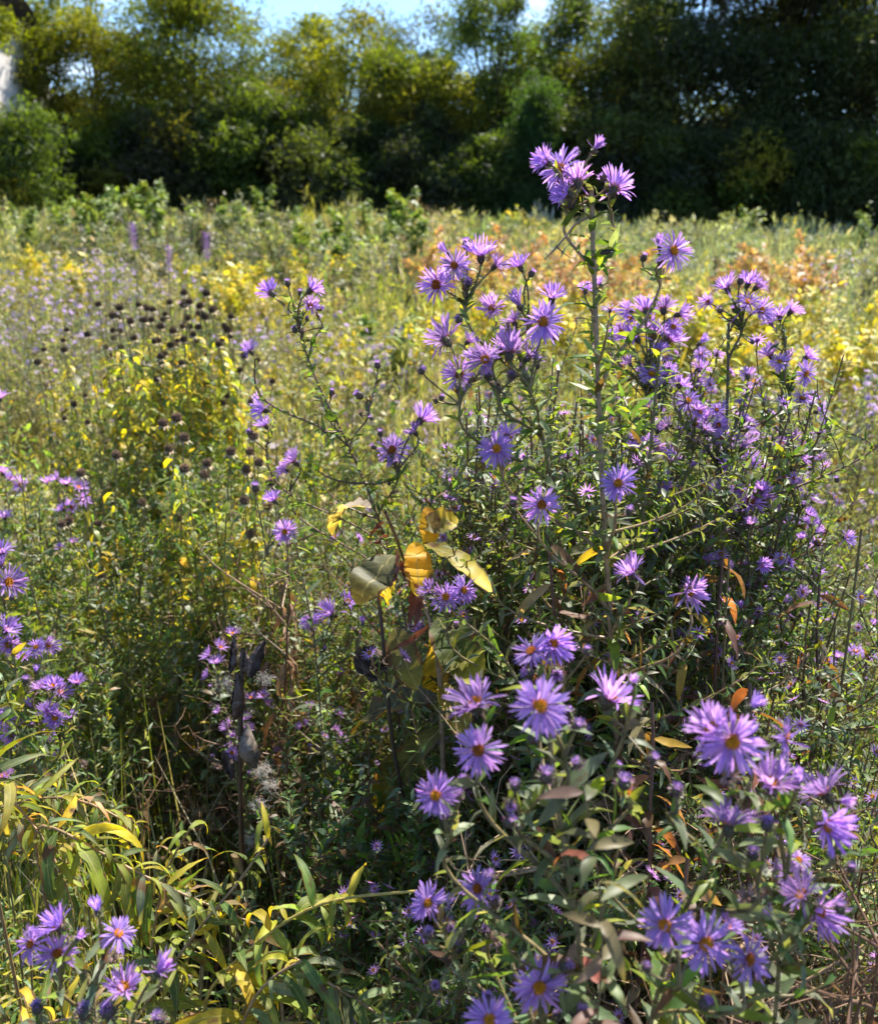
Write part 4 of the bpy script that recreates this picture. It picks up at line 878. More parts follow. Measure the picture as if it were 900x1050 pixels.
# reddish fading leaves on a stem behind the tall aster
def redstem(label, path, n, L=.05):
    p = [pt(*q) for q in path]; g = p[0].copy(); g[2] = 0; S = smooth_path([g, (g+p[0])/2]+p, 50); b = np.array([g[0], g[1], 0.])
    e = thing('withered_plant', b, label, 'wild plant'); st = MB(); st.tubes(S-b, np.linspace(.0034, .0016, 50), np.array((.1, .05, .035)), k=6); st.build('stem', M['stem'], e)
    P, T, R, f = along(S, n, .5, 1.); k = len(P); mb = MB()
    mb.leaves(P-b, R-UP*.2, UP+RNG.normal(0, .5, (k, 3)), L*np.exp(RNG.normal(0, .25, k)), .0095, pick(k, [(.19, .075, .045), (.27, .12, .05), BROWN, (.42, .30, .05), DRY, (.2, .1, .08)], [3, 1, 4, .7, 2.5, 2.5]), droop=1.1+RNG.normal(0, .6, k), fold=.4, segs=6, cols=3, prof='lance', twist=RNG.normal(0, .9, k), wave=.2)
    mb.build('withered_foliage', M['leaf'], e)
redstem('dark stem with rust red withered leaves hugging the foot of the tall pale aster stem', [(640, 800, .9), (634, 720, .88), (628, 640, .86), (622, 560, .85)], .013)
redstem('dark stem with drooping brown and orange leaves left of the tall pale aster stem', [(580, 760, .92), (572, 680, .9), (566, 600, .88), (560, 540, .87)], .016)
redstem('dark reddish stem with withered leaves below the right hand upright aster', [(735, 800, 1.0), (732, 720, .98), (735, 640, .97), (742, 560, .96)], .016)
redstem('second dark stem with brown leaves between the tall aster and the upright right aster', [(690, 800, .98), (698, 720, .97), (706, 650, .96), (712, 590, .96)], .018)
redstem('thin reddish stem with orange withered leaves behind the lowest right aster heads', [(700, 1060, .62), (700, 980, .62), (698, 920, .63), (705, 880, .64)], .011, .035)

redstem('reddish stem with brown leaves right of the rightmost leafy column', [(838, 820, 1.05), (842, 740, 1.04), (836, 660, 1.03), (840, 600, 1.03)], .016)
redstem('brown stem with hanging rust leaves between the two lowest right aster groups', [(770, 900, .8), (765, 820, .8), (772, 760, .8), (768, 700, .81)], .014, .04)
redstem('brown stem with tan leaves just left of the largest right aster heads', [(668, 900, .78), (664, 830, .78), (672, 770, .78), (668, 720, .79)], .014, .04)
# insect on the tall stem
bp = pt(623, 258, .785)
ins = thing('insect', bp, 'small dark insect resting beside the tall pale aster stem', 'insect')
ax = nrm(RC@np.array([.95, .2, -.1])); upv = nrm(RC@np.array([-.2, .95, .2])); sdv = np.cross(ax, upv)
mb = MB(); tt = np.array([-1, -.9, -.6, -.2, .2, .35, .55, .7, .78, .9, 1.0]); rr = np.array([.05, .25, .45, .5, .42, .3, .42, .34, .22, .28, .06])
mb.tubes(np.array([ax*t*.0075 for t in tt]), rr*.0046, np.array((.02, .015, .012)), k=10); mb.build('body', M['bug'], ins)
for s in (-1, 1):
    mb = MB(); mb.leaves((ax*.003+upv*.0016)[None], (-ax+sdv*s*.35+upv*.15)[None], upv[None], .0115, .0045, np.array((.16, .13, .1)), droop=.1, segs=6, cols=3, prof='oblong'); mb.build('wing', M['wing'], ins)
for q in (.25, .45, .62):
    for s in (-1, 1):
        a = ax*q*.0075+sdv*s*.0012-upv*.001; mb = MB(); mb.tubes(np.array([a, a+sdv*s*.0025+upv*.0006, a+sdv*s*.0034-upv*.004]), .0003, np.array((.02, .015, .012)), k=4); mb.build('leg', M['bug'], ins)

reseed(106)
# ------------------------------------------------------------------ ground, litter, undergrowth, grass
def ground():
    n = 120; a = np.sinh(np.linspace(-6, 6, n)); a = a/a.max()*900
    X, Y = np.meshgrid(a, a+2, indexing='ij'); Z = .02*np.sin(X*3.1)*np.cos(Y*2.7)-.03+.01*np.sin(X*11+Y*7); Z[np.hypot(X, Y) > 60] = -.03
    i = np.arange(n*n).reshape(n, n); mb = MB(); mb.add(np.stack([X, Y, Z], -1), np.stack([i[:-1, :-1], i[1:, :-1], i[1:, 1:], i[:-1, 1:]], -1), np.array((.06, .045, .03)))
    m = bpy.data.materials.new('soil'); nt = nodes(m); N = nt.nodes; L = nt.links
    out = N.new('ShaderNodeOutputMaterial'); b = N.new('ShaderNodeBsdfPrincipled'); b.inputs['Roughness'].default_value = .95
    tc = N.new('ShaderNodeTexCoord'); no = N.new('ShaderNodeTexNoise'); no.inputs['Scale'].default_value = 9; no.inputs['Detail'].default_value = 9; L.new(tc.outputs['Object'], no.inputs['Vector'])
    cr = N.new('ShaderNodeValToRGB'); cr.color_ramp.elements[0].position = .35; cr.color_ramp.elements[0].color = (.025, .018, .012, 1); cr.color_ramp.elements[1].position = .7; cr.color_ramp.elements[1].color = (.11, .085, .05, 1)
    L.new(no.outputs['Fac'], cr.inputs[0]); L.new(cr.outputs[0], b.inputs['Base Color'])
    bu = N.new('ShaderNodeBump'); bu.inputs['Distance'].default_value = .02; L.new(no.outputs['Fac'], bu.inputs['Height']); L.new(bu.outputs[0], b.inputs['Normal']); L.new(b.outputs[0], out.inputs[0])
    tag(mb.build('ground', m), kind='structure')
ground()

def scatter(n, d0, d1, margin=1.25, power=1.):
    """ground points seen by the camera, dense near and thin far"""
    u = RNG.random(n); y = np.exp(np.log(d0)+(np.log(d1)-np.log(d0))*u) if power == 1 else d0+(d1-d0)*u**power
    x = RNG.uniform(-1, 1, n)*(.5*y*margin+.4)
    return np.stack([x, y, np.zeros(n)], 1)

# litter on the soil near the camera
mb = MB(); P = scatter(9000, .25, 4.); n = len(P); P[:, 2] = RNG.random(n)*.05-.02
mb.leaves(P, RNG.normal(0, 1, (n, 3))*np.array([1, 1, .25]), UP+RNG.normal(0, .5, (n, 3)), .03*np.exp(RNG.normal(0, .4, n)), .009, pick(n, [DRY, BROWN, (.4, .33, .22), RUST, (.07, .05, .035)], [3, 4, 1.5, .7, 3]), droop=RNG.normal(0, .9, n), segs=2, cols=2, twist=RNG.normal(0, .8, n))
P = scatter(2600, .25, 4.); n = len(P); dv = nrm(RNG.normal(0, 1, (n, 3))*np.array([1, 1, .5])); L = RNG.uniform(.08, .3, n)[:, None]; P[:, 2] = RNG.random(n)*.12
mb.tubes(np.stack([P, P+dv*L*.5+RNG.normal(0, .01, (n, 3)), P+dv*L], 1), .0012, pick(n, [DRY, BROWN, (.45, .38, .27)], [3, 4, 1]), k=4)
tag(mb.build('leaf_litter', M['dry']), 'brown dead leaves and twigs on the soil under the plants', 'leaf litter', kind='stuff')

def zfun(x, y):
    return (np.sin(x*.9+1.3*np.sin(y*.35))+np.sin(y*.8+.7*x+2)+np.sin(x*2.3-y*1.1))/3

# near grass
mb = MB(); P = scatter(16000, .9, 4.5); n = len(P); keep = (zfun(P[:, 0]*2, P[:, 1]*2)+RNG.normal(0, .5, n) > -.2); 
dk_ = (P[:, 0]/P[:, 1] > -.42) & (P[:, 0]/P[:, 1] < -.02) & (P[:, 1] < 2.3); keep &= (P[:, 0]/P[:, 1] < .3) | (RNG.random(n) < .4); keep &= ~(dk_ & (RNG.random(n) < .85)); P = P[keep]; n = len(P)
az = RNG.uniform(0, 6.28, n); D = np.stack([np.cos(az)*.22, np.sin(az)*.22, np.ones(n)], 1); N = np.stack([-np.cos(az), -np.sin(az), np.full(n, .2)], 1)
bright = np.exp(-((P[:, 0]/P[:, 1]+.0)/.09)**2)*(P[:, 1] > 1.6)
L = RNG.uniform(.35, .8, n)*(1+.3*bright)
cols = pick(n, [YGREEN, (.34, .35, .07), (.36, .3, .17), GREEN, (.45, .39, .26)], [2.5, 2, 3, 2, 2])
mb.leaves(P, D, N, L, .0045, cols, droop=-np.abs(RNG.normal(.5, .4, n)), segs=4, cols=2, prof='blade', fold=0)
tag(mb.build('meadow_grass', M['meadow']), 'thin yellow-green grass blades between the near plants', 'grass', kind='stuff')

# mid and far meadow growth that reads as one mass
def mass(name, label, n, d0, d1, hfun, nl, pals, px=5., up=.6, asp=.45, wid=.06, zlo=.2, tuft=11, side=None):
    T = scatter(n//tuft, d0, d1); nt_ = len(T); P = np.repeat(T, tuft, 0); n = len(P); off = RNG.normal(0, 1, (n, 2)); P[:, :2] += off*(.085*(1+.07*P[:, 1]))[:, None]
    x, y = P[:, 0], P[:, 1]; z = zfun(x, y)
    th = np.exp(RNG.normal(0, .2, nt_)); h = hfun(x, y, z)*np.repeat(th, tuft)*np.exp(-.09*(off**2).sum(1))*np.exp(RNG.normal(0, .1, n))
    z2 = zfun(T[:, 0]*.6+3, T[:, 1]*.9+1)+RNG.normal(0, .3, nt_); pal = np.clip(((z2+1)/2*len(pals)).astype(int), 0, len(pals)-1)
    tc = np.empty((nt_, 3))
    for i, p in enumerate(pals):
        q = pal == i; tc[q] = pick(q.sum(), *p, .16, .07)
    if side is not None:
        q = (T[:, 0]/T[:, 1] > .14+RNG.normal(0, .05, nt_)) & (T[:, 1] > 9.5); tc[q] = pick(q.sum(), *side, .16, .05)
    pc = np.repeat(tc, tuft, 0)
    form = np.repeat(RNG.random(nt_), tuft)                  # tufts of upright blades, of broad leaves, of fine flecks
    sz = np.maximum(.026, y*px/FPX)
    Pl = np.repeat(P, nl, 0); m = len(Pl); fr = zlo+(1-zlo)*RNG.random(m)**.75
    Pl[:, 2] = np.repeat(h, nl)*fr
    wd = np.repeat(wid*(.6+.08*y), nl)*(1.2-fr); Pl[:, :2] += RNG.normal(0, 1, (m, 2))*wd[:, None]
    fm = np.repeat(form, nl); bl = (fm < .3)[:, None]
    s_ = np.repeat(sz, nl)*np.exp(RNG.normal(0, .3, m))*np.where(fm < .3, 1.9, np.where(fm < .6, 1.15, .8))
    D = RNG.normal(0, 1, (m, 3))*np.where(bl, .35, 1)+UP*np.where(bl, 1.2, up)
    a_ = np.where(fm < .3, .14, np.where(fm < .6, asp*1.3, asp))
    cc = np.repeat(pc, nl, 0)*np.exp(RNG.normal(0, .22, (m, 1))); od = RNG.random(m) < .05; cc[od] = pick(od.sum(), [(.5, .47, .36), (.5, .4, .05), (.16, .1, .06)], [2, 1, 2])
    mb = MB(); mb.leaves(Pl, D, RNG.normal(0, 1, (m, 3))+UP, s_, s_*a_, cc.clip(0, .9), droop=RNG.normal(.4, .4, m), segs=2, cols=2, fold=0)
    return tag(mb.build(name, M['meadow']), label, 'meadow growth', kind='stuff')
PA = ([(.28, .27, .11), (.20, .22, .08), (.42, .37, .19), (.5, .46, .32)], [3, 3, 2, .7]); PB = ([(.28, .30, .05), (.19, .23, .04), (.42, .37, .07)], [3, 3, 2]); PCc = ([(.3, .25, .17), (.24, .19, .12), (.17, .19, .10), (.36, .3, .32)], [3, 2, 3, 1]); PD = ([(.15, .20, .09), (.22, .25, .13), (.11, .15, .07), (.42, .42, .32)], [3, 2, 2, .6])
mass('meadow_growth', 'dense mixed weeds covering the meadow between the thicket and the far rise', 14000, 2.6, 9., lambda x, y, z: .62+.12*z+.2*zfun(x*3+2, y*2.6)+.014*y, 26, [PD, PA, PB, PCc, PA, PD], px=4.4, asp=.34, wid=.05)
mass('meadow_growth', 'pale grey-green weeds filling the far meadow up to the trees', 20000, 8., 47., lambda x, y, z: .6+.16*z+.2*zfun(x*2.1+2, y*1.3)+.12*zfun(x*.25+1, y*.2)+.0125*np.minimum(y, 28), 18, [PA, PB, PD, PA, PCc, PA], px=4.0, asp=.42, wid=.06, zlo=.3, side=([(.24, .27, .15), (.19, .22, .11), (.32, .33, .21)], [3, 2, 2]))
# upright far blades and plumes
P = scatter(9000, 3.5, 47.); n = len(P); z = zfun(P[:, 0]*1.3, P[:, 1]*.9); h = (.6+.2*z+.010*np.minimum(P[:, 1], 28))*np.exp(RNG.normal(0, .15, n)); az = RNG.uniform(0, 6.28, n)
mb = MB(); w = np.maximum(.008, P[:, 1]*1.5/FPX); P[:, 2] = h*.35
mb.leaves(P, np.stack([np.cos(az)*.2, np.sin(az)*.2, np.ones(n)], 1), np.stack([-np.cos(az), -np.sin(az), np.full(n, .1)], 1)+RNG.normal(0, .5, (n, 3)), h*.75, w, pick(n, [(.36, .32, .2), (.26, .26, .14), (.3, .31, .13), (.45, .38, .26)], [3, 3, 2, 2]), droop=RNG.normal(-.3, .6, n), segs=3, cols=2, prof='blade', fold=0)
tag(mb.build('far_grass', M['meadow']), 'dry upright grass stalks across the far meadow', 'grass', kind='stuff')

reseed(107)
# ------------------------------------------------------------------ shrubs and saplings one can pick out in the meadow
def make_shrub(name, label, cat, h, w, pal, nl=420, L=.06, W=.03, upright=.5, group=None, stems=7, sparse=1., dens=None):
    e = proto(name, label, cat, h, group); st = MB(); fo = Foliage()
    for i in range(stems):
        az = RNG.uniform(0, 6.28); r = w*.5*math.sqrt(RNG.random()); B = np.array([math.cos(az)*r, math.sin(az)*r, h*RNG.uniform(.72, 1.0)*(1.08-.25*(r/(w*.5+1e-6))**2)])
        A = B*np.array([.25, .25, 0]); p = bez(A, B, np.array([0, 0, h*.3]), (B-A)*np.array([.5, .5, .25]), 14)
        st.tubes(p, np.linspace(.006, .0015, 14)*max(1, h/1.1), np.array((.12, .085, .05)), k=5)
        sp = np.linalg.norm(np.diff(p, axis=0), axis=1).sum()*.8/(nl/stems)
        fo.shoot(p, sp, L, W, pal, 1.1, .6, .22, 1., (1.1, .75), prof='ovate')
        k = int(nl/stems/4)
        for _ in range(3):
            j = RNG.integers(5, 13); q = p[j]+np.array([RNG.normal(0, w*.13), RNG.normal(0, w*.13), h*.1]); pp = bez(p[j], q, (q-p[j])*.3, UP*h*.03, 6)
            st.tubes(pp, .0015*max(1, h/1.1), np.array((.14, .1, .05)), k=3); fo.shoot(pp, sp*.5, L*.9, W*.9, pal, 1.0, .5, .1, 1., prof='ovate')
    mb = MB(); fo.into(mb, 2, 2, 0, prof='ovate'); st.build('stem', M['stem'], e); mb.build('foliage', M['meadow'], e); return e
PY = ([(.55, .44, .04), (.44, .40, .06), (.27, .30, .06), (.6, .48, .14)], [3, 3, 3, 1.5]); PO = ([(.56, .31, .14), (.58, .39, .15), (.44, .24, .14), (.46, .36, .12), (.28, .27, .1)], [4, 3, 3, 2, 2]); PG = ([(.21, .29, .05), (.15, .22, .04), (.32, .37, .09)], [3, 3, 2])
gy, ly = 'yellow leaved shrubs across the meadow', 'yellow-leaved low shrub standing in the middle distance of the meadow'
sy = [make_shrub('yellow_shrub', ly, 'shrub', 1., w, PY, 560, .065, .034, group=gy) for w in (.8, .6, 1.0)]
ys = [(700, 285, 6.2), (725, 292, 5.8), (745, 282, 6.6), (690, 300, 5.2), (715, 305, 5.), (760, 300, 5.4), (785, 300, 5.2), (810, 285, 6.2), (835, 300, 5.6), (860, 310, 5.), (850, 285, 6.4), (880, 290, 6.2), (820, 322, 4.5), (790, 330, 4.3), (760, 325, 4.4), (860, 335, 4.3), (895, 320, 4.6), (735, 315, 4.8),
      (20, 258, 8.5), (42, 254, 9.), (58, 250, 9.5), (5, 265, 8), (90, 258, 8.3), (205, 260, 8), (225, 262, 7.6), (245, 268, 7.2), (262, 262, 7.8), (280, 258, 8.4), (235, 275, 6.8), (295, 268, 7.4), (75, 262, 8.),
      (560, 300, 5.4), (490, 288, 6), (520, 295, 5.6), (545, 285, 6.2), (640, 290, 6.), (660, 300, 5.4), (410, 318, 4.6), (345, 318, 4.6), (372, 338, 4.1), (330, 255, 8.6), (475, 305, 5.2), (585, 310, 5.0), (625, 305, 5.4), (650, 318, 4.8), (680, 318, 4.7)]
for i, (x, y, d) in enumerate(ys): place(sy[i % 3], x, y, d, label=ly, group=gy, hvar=1.05)
go, lo_ = 'orange leaved shrubs across the meadow', 'orange-brown shrub in autumn colour in the middle distance of the meadow'
so = [make_shrub('orange_shrub', lo_, 'shrub', 1., w, PO, 620, .065, .034, group=go) for w in (.8, 1.)]
for i, (x, y, d) in enumerate([(462, 240, 9.5), (480, 236, 10), (498, 238, 9.6), (515, 240, 9.2), (532, 246, 8.6), (560, 240, 9.4), (575, 250, 8.2), (592, 244, 8.6), (608, 250, 8.2), (585, 262, 7.2), (565, 265, 7.), (640, 262, 8), (690, 282, 6.2), (795, 248, 9.6), (815, 244, 10), (842, 250, 9.2), (805, 260, 8.4), (500, 256, 8), (470, 258, 8), (598, 282, 6.2)]): place(so[i % 2], x, y, d, label=lo_, group=go, hvar=1.05)
gg, lg = 'bright green saplings along the far meadow edge', 'bright green leafy sapling standing above the far meadow edge'
sg = [make_shrub('sapling', lg, 'sapling', 1.6, w, PG, 340, .13, .085, group=gg, stems=4) for w in (.5, .8)]
for i, (x, y, d) in enumerate([(62, 205, 15), (76, 198, 16), (100, 196, 15), (118, 183, 14), (128, 190, 14), (140, 192, 14), (152, 184, 15), (165, 198, 15), (110, 205, 12), (182, 202, 15), (238, 204, 17), (255, 207, 17), (268, 190, 18), (300, 206, 18), (326, 224, 9.5), (338, 228, 9.), (318, 236, 9), (350, 208, 18), (374, 206, 18), (401, 190, 18), (425, 194, 17), (430, 210, 15), (770, 212, 22), (896, 213, 20), (20, 210, 15), (45, 207, 16), (6, 214, 14), (215, 206, 17), (403, 318, 4.2)]):
    place(sg[i % 2], x, y-3, d, label=lg, group=gg)
gw, lw = 'grey-green spires at the foot of the trees', 'grey-green feathery spire of weed at the foot of the dark trees'
sw = [make_shrub('tall_weed', lw, 'wild plant', 1.5, .5, ([(.2, .24, .13), (.16, .2, .1), (.3, .3, .18)], [3, 3, 2]), 420, .08, .03, group=gw, stems=6)]
for i, (x, y, d) in enumerate([(195, 196, 22), (205, 200, 22), (220, 204, 20), (517, 214, 24), (500, 217, 24), (640, 222, 24), (655, 224, 24), (700, 218, 25), (728, 222, 25), (690, 226, 22), (718, 226, 24), (860, 225, 24), (830, 230, 22), (580, 222, 22), (610, 222, 22), (885, 236, 20), (470, 214, 24), (445, 212, 24), (750, 228, 22), (795, 230, 22)]): place(sw[0], x, y, d, label=lw, group=gw)
gk, lk = 'dull dark shrubs in the far meadow', 'dull dark green rounded shrub in the far meadow'
sk = [make_shrub('meadow_shrub', lk, 'shrub', 1.1, w, ([(.13, .16, .06), (.2, .21, .09), (.24, .2, .12)], [3, 3, 2]), 620, .075, .03, group=gk, stems=9) for w in (1.3, 1.)]
for i, (x, y, d) in enumerate([(90, 210, 12), (110, 213, 11.5), (130, 208, 12.5), (150, 212, 12), (170, 208, 13), (195, 212, 12.5), (220, 210, 13), (250, 213, 12), (275, 211, 13), (300, 216, 12), (70, 212, 12.5), (100, 228, 9.5), (115, 232, 9.2), (130, 236, 9), (85, 228, 10), (300, 235, 10), (275, 232, 10.5), (250, 228, 11), (360, 240, 9), (385, 235, 9.5), (420, 235, 9.5), (60, 226, 11), (200, 226, 11), (170, 230, 10.5), (860, 248, 12), (880, 252, 11), (780, 245, 13), (230, 240, 9), (440, 240, 9), (330, 250, 8), (740, 250, 11)]): place(sk[i % 2], x, y, d, label=lk, group=gk)
gl, ll = 'lavender aster bushes in the left meadow', 'hazy lavender aster bush in the left meadow'
sl = [make_bush(ll, gl, h=1., nb=18, spread=.28, leafL=.03, leafW=.006, pal=([GREY_GREEN, PALE, (.2, .22, .12)], [3, 2, 2]), density=.014, name='lavender_aster', flowers=45, fcol=(.47, .39, .62), low=False, fsz=1.35) for _ in range(2)]
for i, (x, y, d) in enumerate([(10, 268, 5.6), (30, 276, 5.2), (50, 282, 4.8), (70, 268, 5.6), (90, 262, 6), (105, 268, 5.6), (120, 276, 5.2), (12, 292, 4.6), (35, 300, 4.3), (65, 308, 4.0), (5, 312, 4.), (45, 322, 3.7), (75, 318, 3.8), (20, 335, 3.5), (110, 285, 4.8), (130, 290, 4.6), (150, 280, 5.), (260, 320, 3.8), (330, 330, 3.5), (290, 335, 3.5), (395, 345, 3.4), (360, 350, 3.3), (880, 395, 2.7), (845, 400, 2.6), (895, 415, 2.5), (870, 440, 2.4), (860, 262, 7.), (880, 258, 7)]): place(sl[i % 2], x, y, d, label=ll, group=gl)
# purple flower spikes
def make_spike():
    lab = 'slender spike of purple blazing star in the left meadow'
    e = proto('blazing_star', lab, 'wild flower', 1.2, 'purple flower spikes in the left meadow'); st = MB(); S = stalk(1.2, .05, 24); st.tubes(S, np.linspace(.004, .002, 24), np.array((.2, .18, .08)), k=5); st.build('stem', M['stem'], e)
    fo = Foliage(); fo.shoot(S, .008, .1, .006, PAL_GOLD, .7, .6, .1, .7, prof='lance'); mb = MB(); fo.into(mb, 3, 2, 0, prof='lance'); mb.build('foliage', M['leaf'], e)
    P, T, R, f = along(S, .0003, .9, 1.); mb = MB(); k = len(P); mb.leaves(P+R*.004, R+T*.6, T, .026, .013, jit(k, (.38, .15, .70), .15), droop=.2, segs=1, cols=2); mb.build('flower_spike', M['petal'], e); return e
sp0 = make_spike()
for lab, x, y, d in (('blurred purple flower spike nearest the left edge, below the green saplings', 136, 226, 4.6), ('short purple flower spike between the two taller spikes', 158, 250, 4.4), ('purple flower spike right of the other two in the left meadow', 207, 236, 4.6)): place(sp0, x, y, d, label=lab)

reseed(108)
# ------------------------------------------------------------------ trees
HOR = lambda px: 214+(px-450)*.0227
PT_Y = ([(.14, .15, .02), (.19, .185, .022), (.1, .125, .022), (.26, .23, .025)], [4, 3, 4, .35]); PT_G = ([(.08, .115, .028), (.11, .145, .028), (.065, .095, .028), (.18, .17, .025)], [4, 3, 3, .8]); PT_D = ([(.055, .075, .03), (.075, .092, .032), (.05, .06, .034), (.11, .11, .025)], [4, 3, 3, .9]); PT_C = ([(.04, .08, .03), (.055, .1, .035)], [1, 1])
def tree(name, label, px, toppy, d, w, pal, n=17000, low=.1, size=.2, seed=0, clumps=46, airy=1., shape='round', group=None, shell=.55):
    P = pt(px, HOR(px), d); H = (HOR(px)-toppy)/FPX*d+1.5; base = np.array([P[0], P[1], 0.])
    n = int(n*1.9)
    e = thing(name, base, label, 'tree' if H > 5 else 'shrub', group); e.rotation_euler = (0, 0, RNG.uniform(0, 6))
    st = MB(); bk = np.array((.06, .05, .04)); th = H*.6
    lean = RNG.normal(0, .03*H, 2); S = np.stack([np.linspace(0, lean[0], 16), np.linspace(0, lean[1], 16), np.linspace(-.1, H*.93, 16)], 1)+RNG.normal(0, .012*H, (16, 3))*np.array([1, 1, 0])
    S[0, :2] = 0; st.tubes(S, np.linspace(.011*H+.04, .02, 16), bk, k=8)
    cen = []
    for i in range(clumps):
        if shape == 'round':
            zf = RNG.uniform(low, 1.); prof = math.sin(PI*((zf-low)/(1-low)*.66+.22))**.6; r = w*.5*prof*math.sqrt(RNG.uniform(.12, 1))
        elif shape == 'column':
            zf = RNG.uniform(low, 1.); prof = (1-(zf-low)/(1-low)*.75)**.8*min(1, (zf-low)*6+.4); r = w*.5*prof*math.sqrt(RNG.uniform(.05, 1))
        else:
            zf = low+(1-low)*RNG.random()**1.3; r = w*.5*(1-(zf-low)/(1-low))*RNG.uniform(.3, 1)
        az = RNG.uniform(0, 6.28); c = np.array([math.cos(az)*r, math.sin(az)*r, zf*H*.95]); j = int(np.clip(zf*.75*15, 1, 14)); c[:2] += S[j, :2]; cen.append(c)
        A = S[max(1, int(j*.85))]; p = bez(A, c, nrm(c-A)*np.linalg.norm(c-A)*.3, UP*np.linalg.norm(c-A)*.25, 8); st.tubes(p, np.linspace(.0032*H+.01, .01, 8), bk, k=5)
    cen = np.array(cen); cr = (w*.2 if shape == 'round' else w*.17 if shape == 'column' else w*.13)*np.exp(RNG.normal(0, .3, clumps)); wt = cr**2; k = RNG.choice(clumps, n, p=wt/wt.sum())
    dv = nrm(RNG.normal(0, 1, (n, 3))); rr = cr[k]*RNG.random(n)**.45*(1+.25*np.sin(dv[:, 0]*5+k)*np.sin(dv[:, 2]*6+2*k))
    Pl = cen[k]+dv*rr[:, None]*np.array([1, 1, .75]); Pl[:, 2] = np.clip(Pl[:, 2], .1, None)
    # stray sprigs on the outline
    cc = pick(clumps, *pal, .12, .05)[k]*np.exp(RNG.normal(0, .25, (n, 1)))
    mb = MB(); s = size*np.exp(RNG.normal(0, .28, n))
    mb.leaves(Pl, RNG.normal(0, 1, (n, 3))-UP*.4, RNG.normal(0, 1, (n, 3))+UP*.8, s, s*(.55 if shape != 'cone' else .25), cc.clip(0, .9), droop=.3, segs=1 if shape != 'x' else 2, cols=2, prof='blade', fold=0)
    st.build('trunk', M['bark'], e); mb.build('crown', M['tleaf'], e); return e
tree('tree', 'yellow-green tree at the far left of the treeline, reaching out of frame', 48, 12, 47, 6.0, PT_Y, 15000, airy=.8)
tree('tree', 'bushy green tree covering the lower wall of the pale house', 2, 118, 37, 4.6, PT_G, 9000, low=.02, clumps=40)
tree('tree', 'yellow-green tree overhanging the pale house roof', -18, -30, 37, 5., PT_Y, 9000, low=.72, clumps=40)
tree('tree', 'rounded olive tree second from the left in the treeline', 105, 42, 46, 6.6, PT_Y, 16000)
tree('tree', 'broad yellow-topped tree left of the centre gap, widest of the left group', 213, 16, 47, 8.4, PT_Y, 33000, clumps=84)
tree('tree', 'olive tree between the broad yellow one and the dip in the treeline', 285, 40, 50, 6.4, PT_Y, 13000)
tree('tree', 'rounded yellow-green tree just left of the dark evergreen top', 350, 32, 47, 7.2, PT_Y, 24000, clumps=64)
tree('tree', 'golden green tree under the dark evergreen top', 428, 70, 45, 6.2, PT_Y, 19000)
tree('evergreen_tree', 'dark evergreen peeking above the treeline left of the sky gap', 418, 24, 56, 6.2, PT_D, 13000, clumps=44)
tree('tree', 'tall airy tree with upright wispy branches right of the sky gap', 500, 8, 47, 4.2, PT_G, 14000, clumps=74, low=.06)
tree('tree', 'second airy upright tree, behind the tallest aster head', 560, 10, 49, 5., PT_G, 14000, clumps=70, low=.06)
tree('cedar', 'dark green cedar behind the topmost aster flower', 545, 98, 42, 4.6, PT_C, 14000, shape='cone', low=.02, size=.24, clumps=110)
tree('tree', 'yellow-green rounded tree left of the big dark trees', 618, 56, 46, 5.2, PT_Y, 17000)
tree('tree', 'big dark tree nearest the centre of the right hand group', 690, -70, 45, 8., PT_D, 30000, clumps=80, low=.04, size=.24)
tree('tree', 'tallest dark tree in the middle of the right hand group', 775, -110, 46, 8.4, PT_D, 32000, clumps=84, low=.04, size=.24)
tree('tree', 'big dark tree at the right edge of the treeline', 868, -90, 44, 9., PT_D, 34000, clumps=84, low=.03, size=.24)
tree('tree', 'yellow-green tree showing behind the right edge dark tree', 845, -30, 53, 4., PT_Y, 10000)
tree('tree', 'dark tree just outside the right edge of the view', 985, -60, 47, 9., PT_D, 24000, clumps=70, low=.03, size=.24)
tree('tree', 'olive tree just outside the left edge of the view', -50, 30, 48, 7., PT_G, 16000)
tree('tree', 'thin bare trunk with a sparse crown rising over the left trees', 108, -40, 54, 2.6, PT_G, 1500, shape='column', clumps=20, low=.55, size=.13)
tree('tree', 'back row olive tree far left, half hidden', 150, 62, 56, 6., PT_G, 12000)
tree('tree', 'back row green tree behind the centre left group', 320, 72, 57, 7., PT_G, 14000)
tree('tree', 'back row tree filling the gap behind the airy upright trees', 535, 62, 58, 7.5, PT_G, 15000)
tree('tree', 'back row tree behind the yellow-green rounded tree', 655, 10, 58, 5., PT_G, 11000)
under = [(5, 128, 44), (45, 142, 43), (90, 138, 44), (130, 132, 44), (175, 128, 43), (215, 118, 44), (255, 108, 43), (295, 128, 44), (335, 138, 42), (372, 128, 44), (410, 142, 43), (450, 128, 43), (485, 138, 43), (590, 138, 43), (630, 135, 42), (665, 142, 42), (705, 148, 42), (745, 146, 43), (785, 145, 42), (825, 148, 42), (870, 148, 41), (905, 150, 41), (-40, 135, 44)]+[(x, 120, 53) for x in range(-60, 980, 62)]
gu = 'dark understorey shrubs at the foot of the trees'
for i, (x, y, d) in enumerate(under):
    tree('understorey_shrub', 'dark green understorey shrub at the foot of the treeline', x, y+RNG.normal(0, 9), d, 5.2, PT_D if i % 3 else PT_G, 8000, low=.0, size=.25, clumps=34, group=gu)

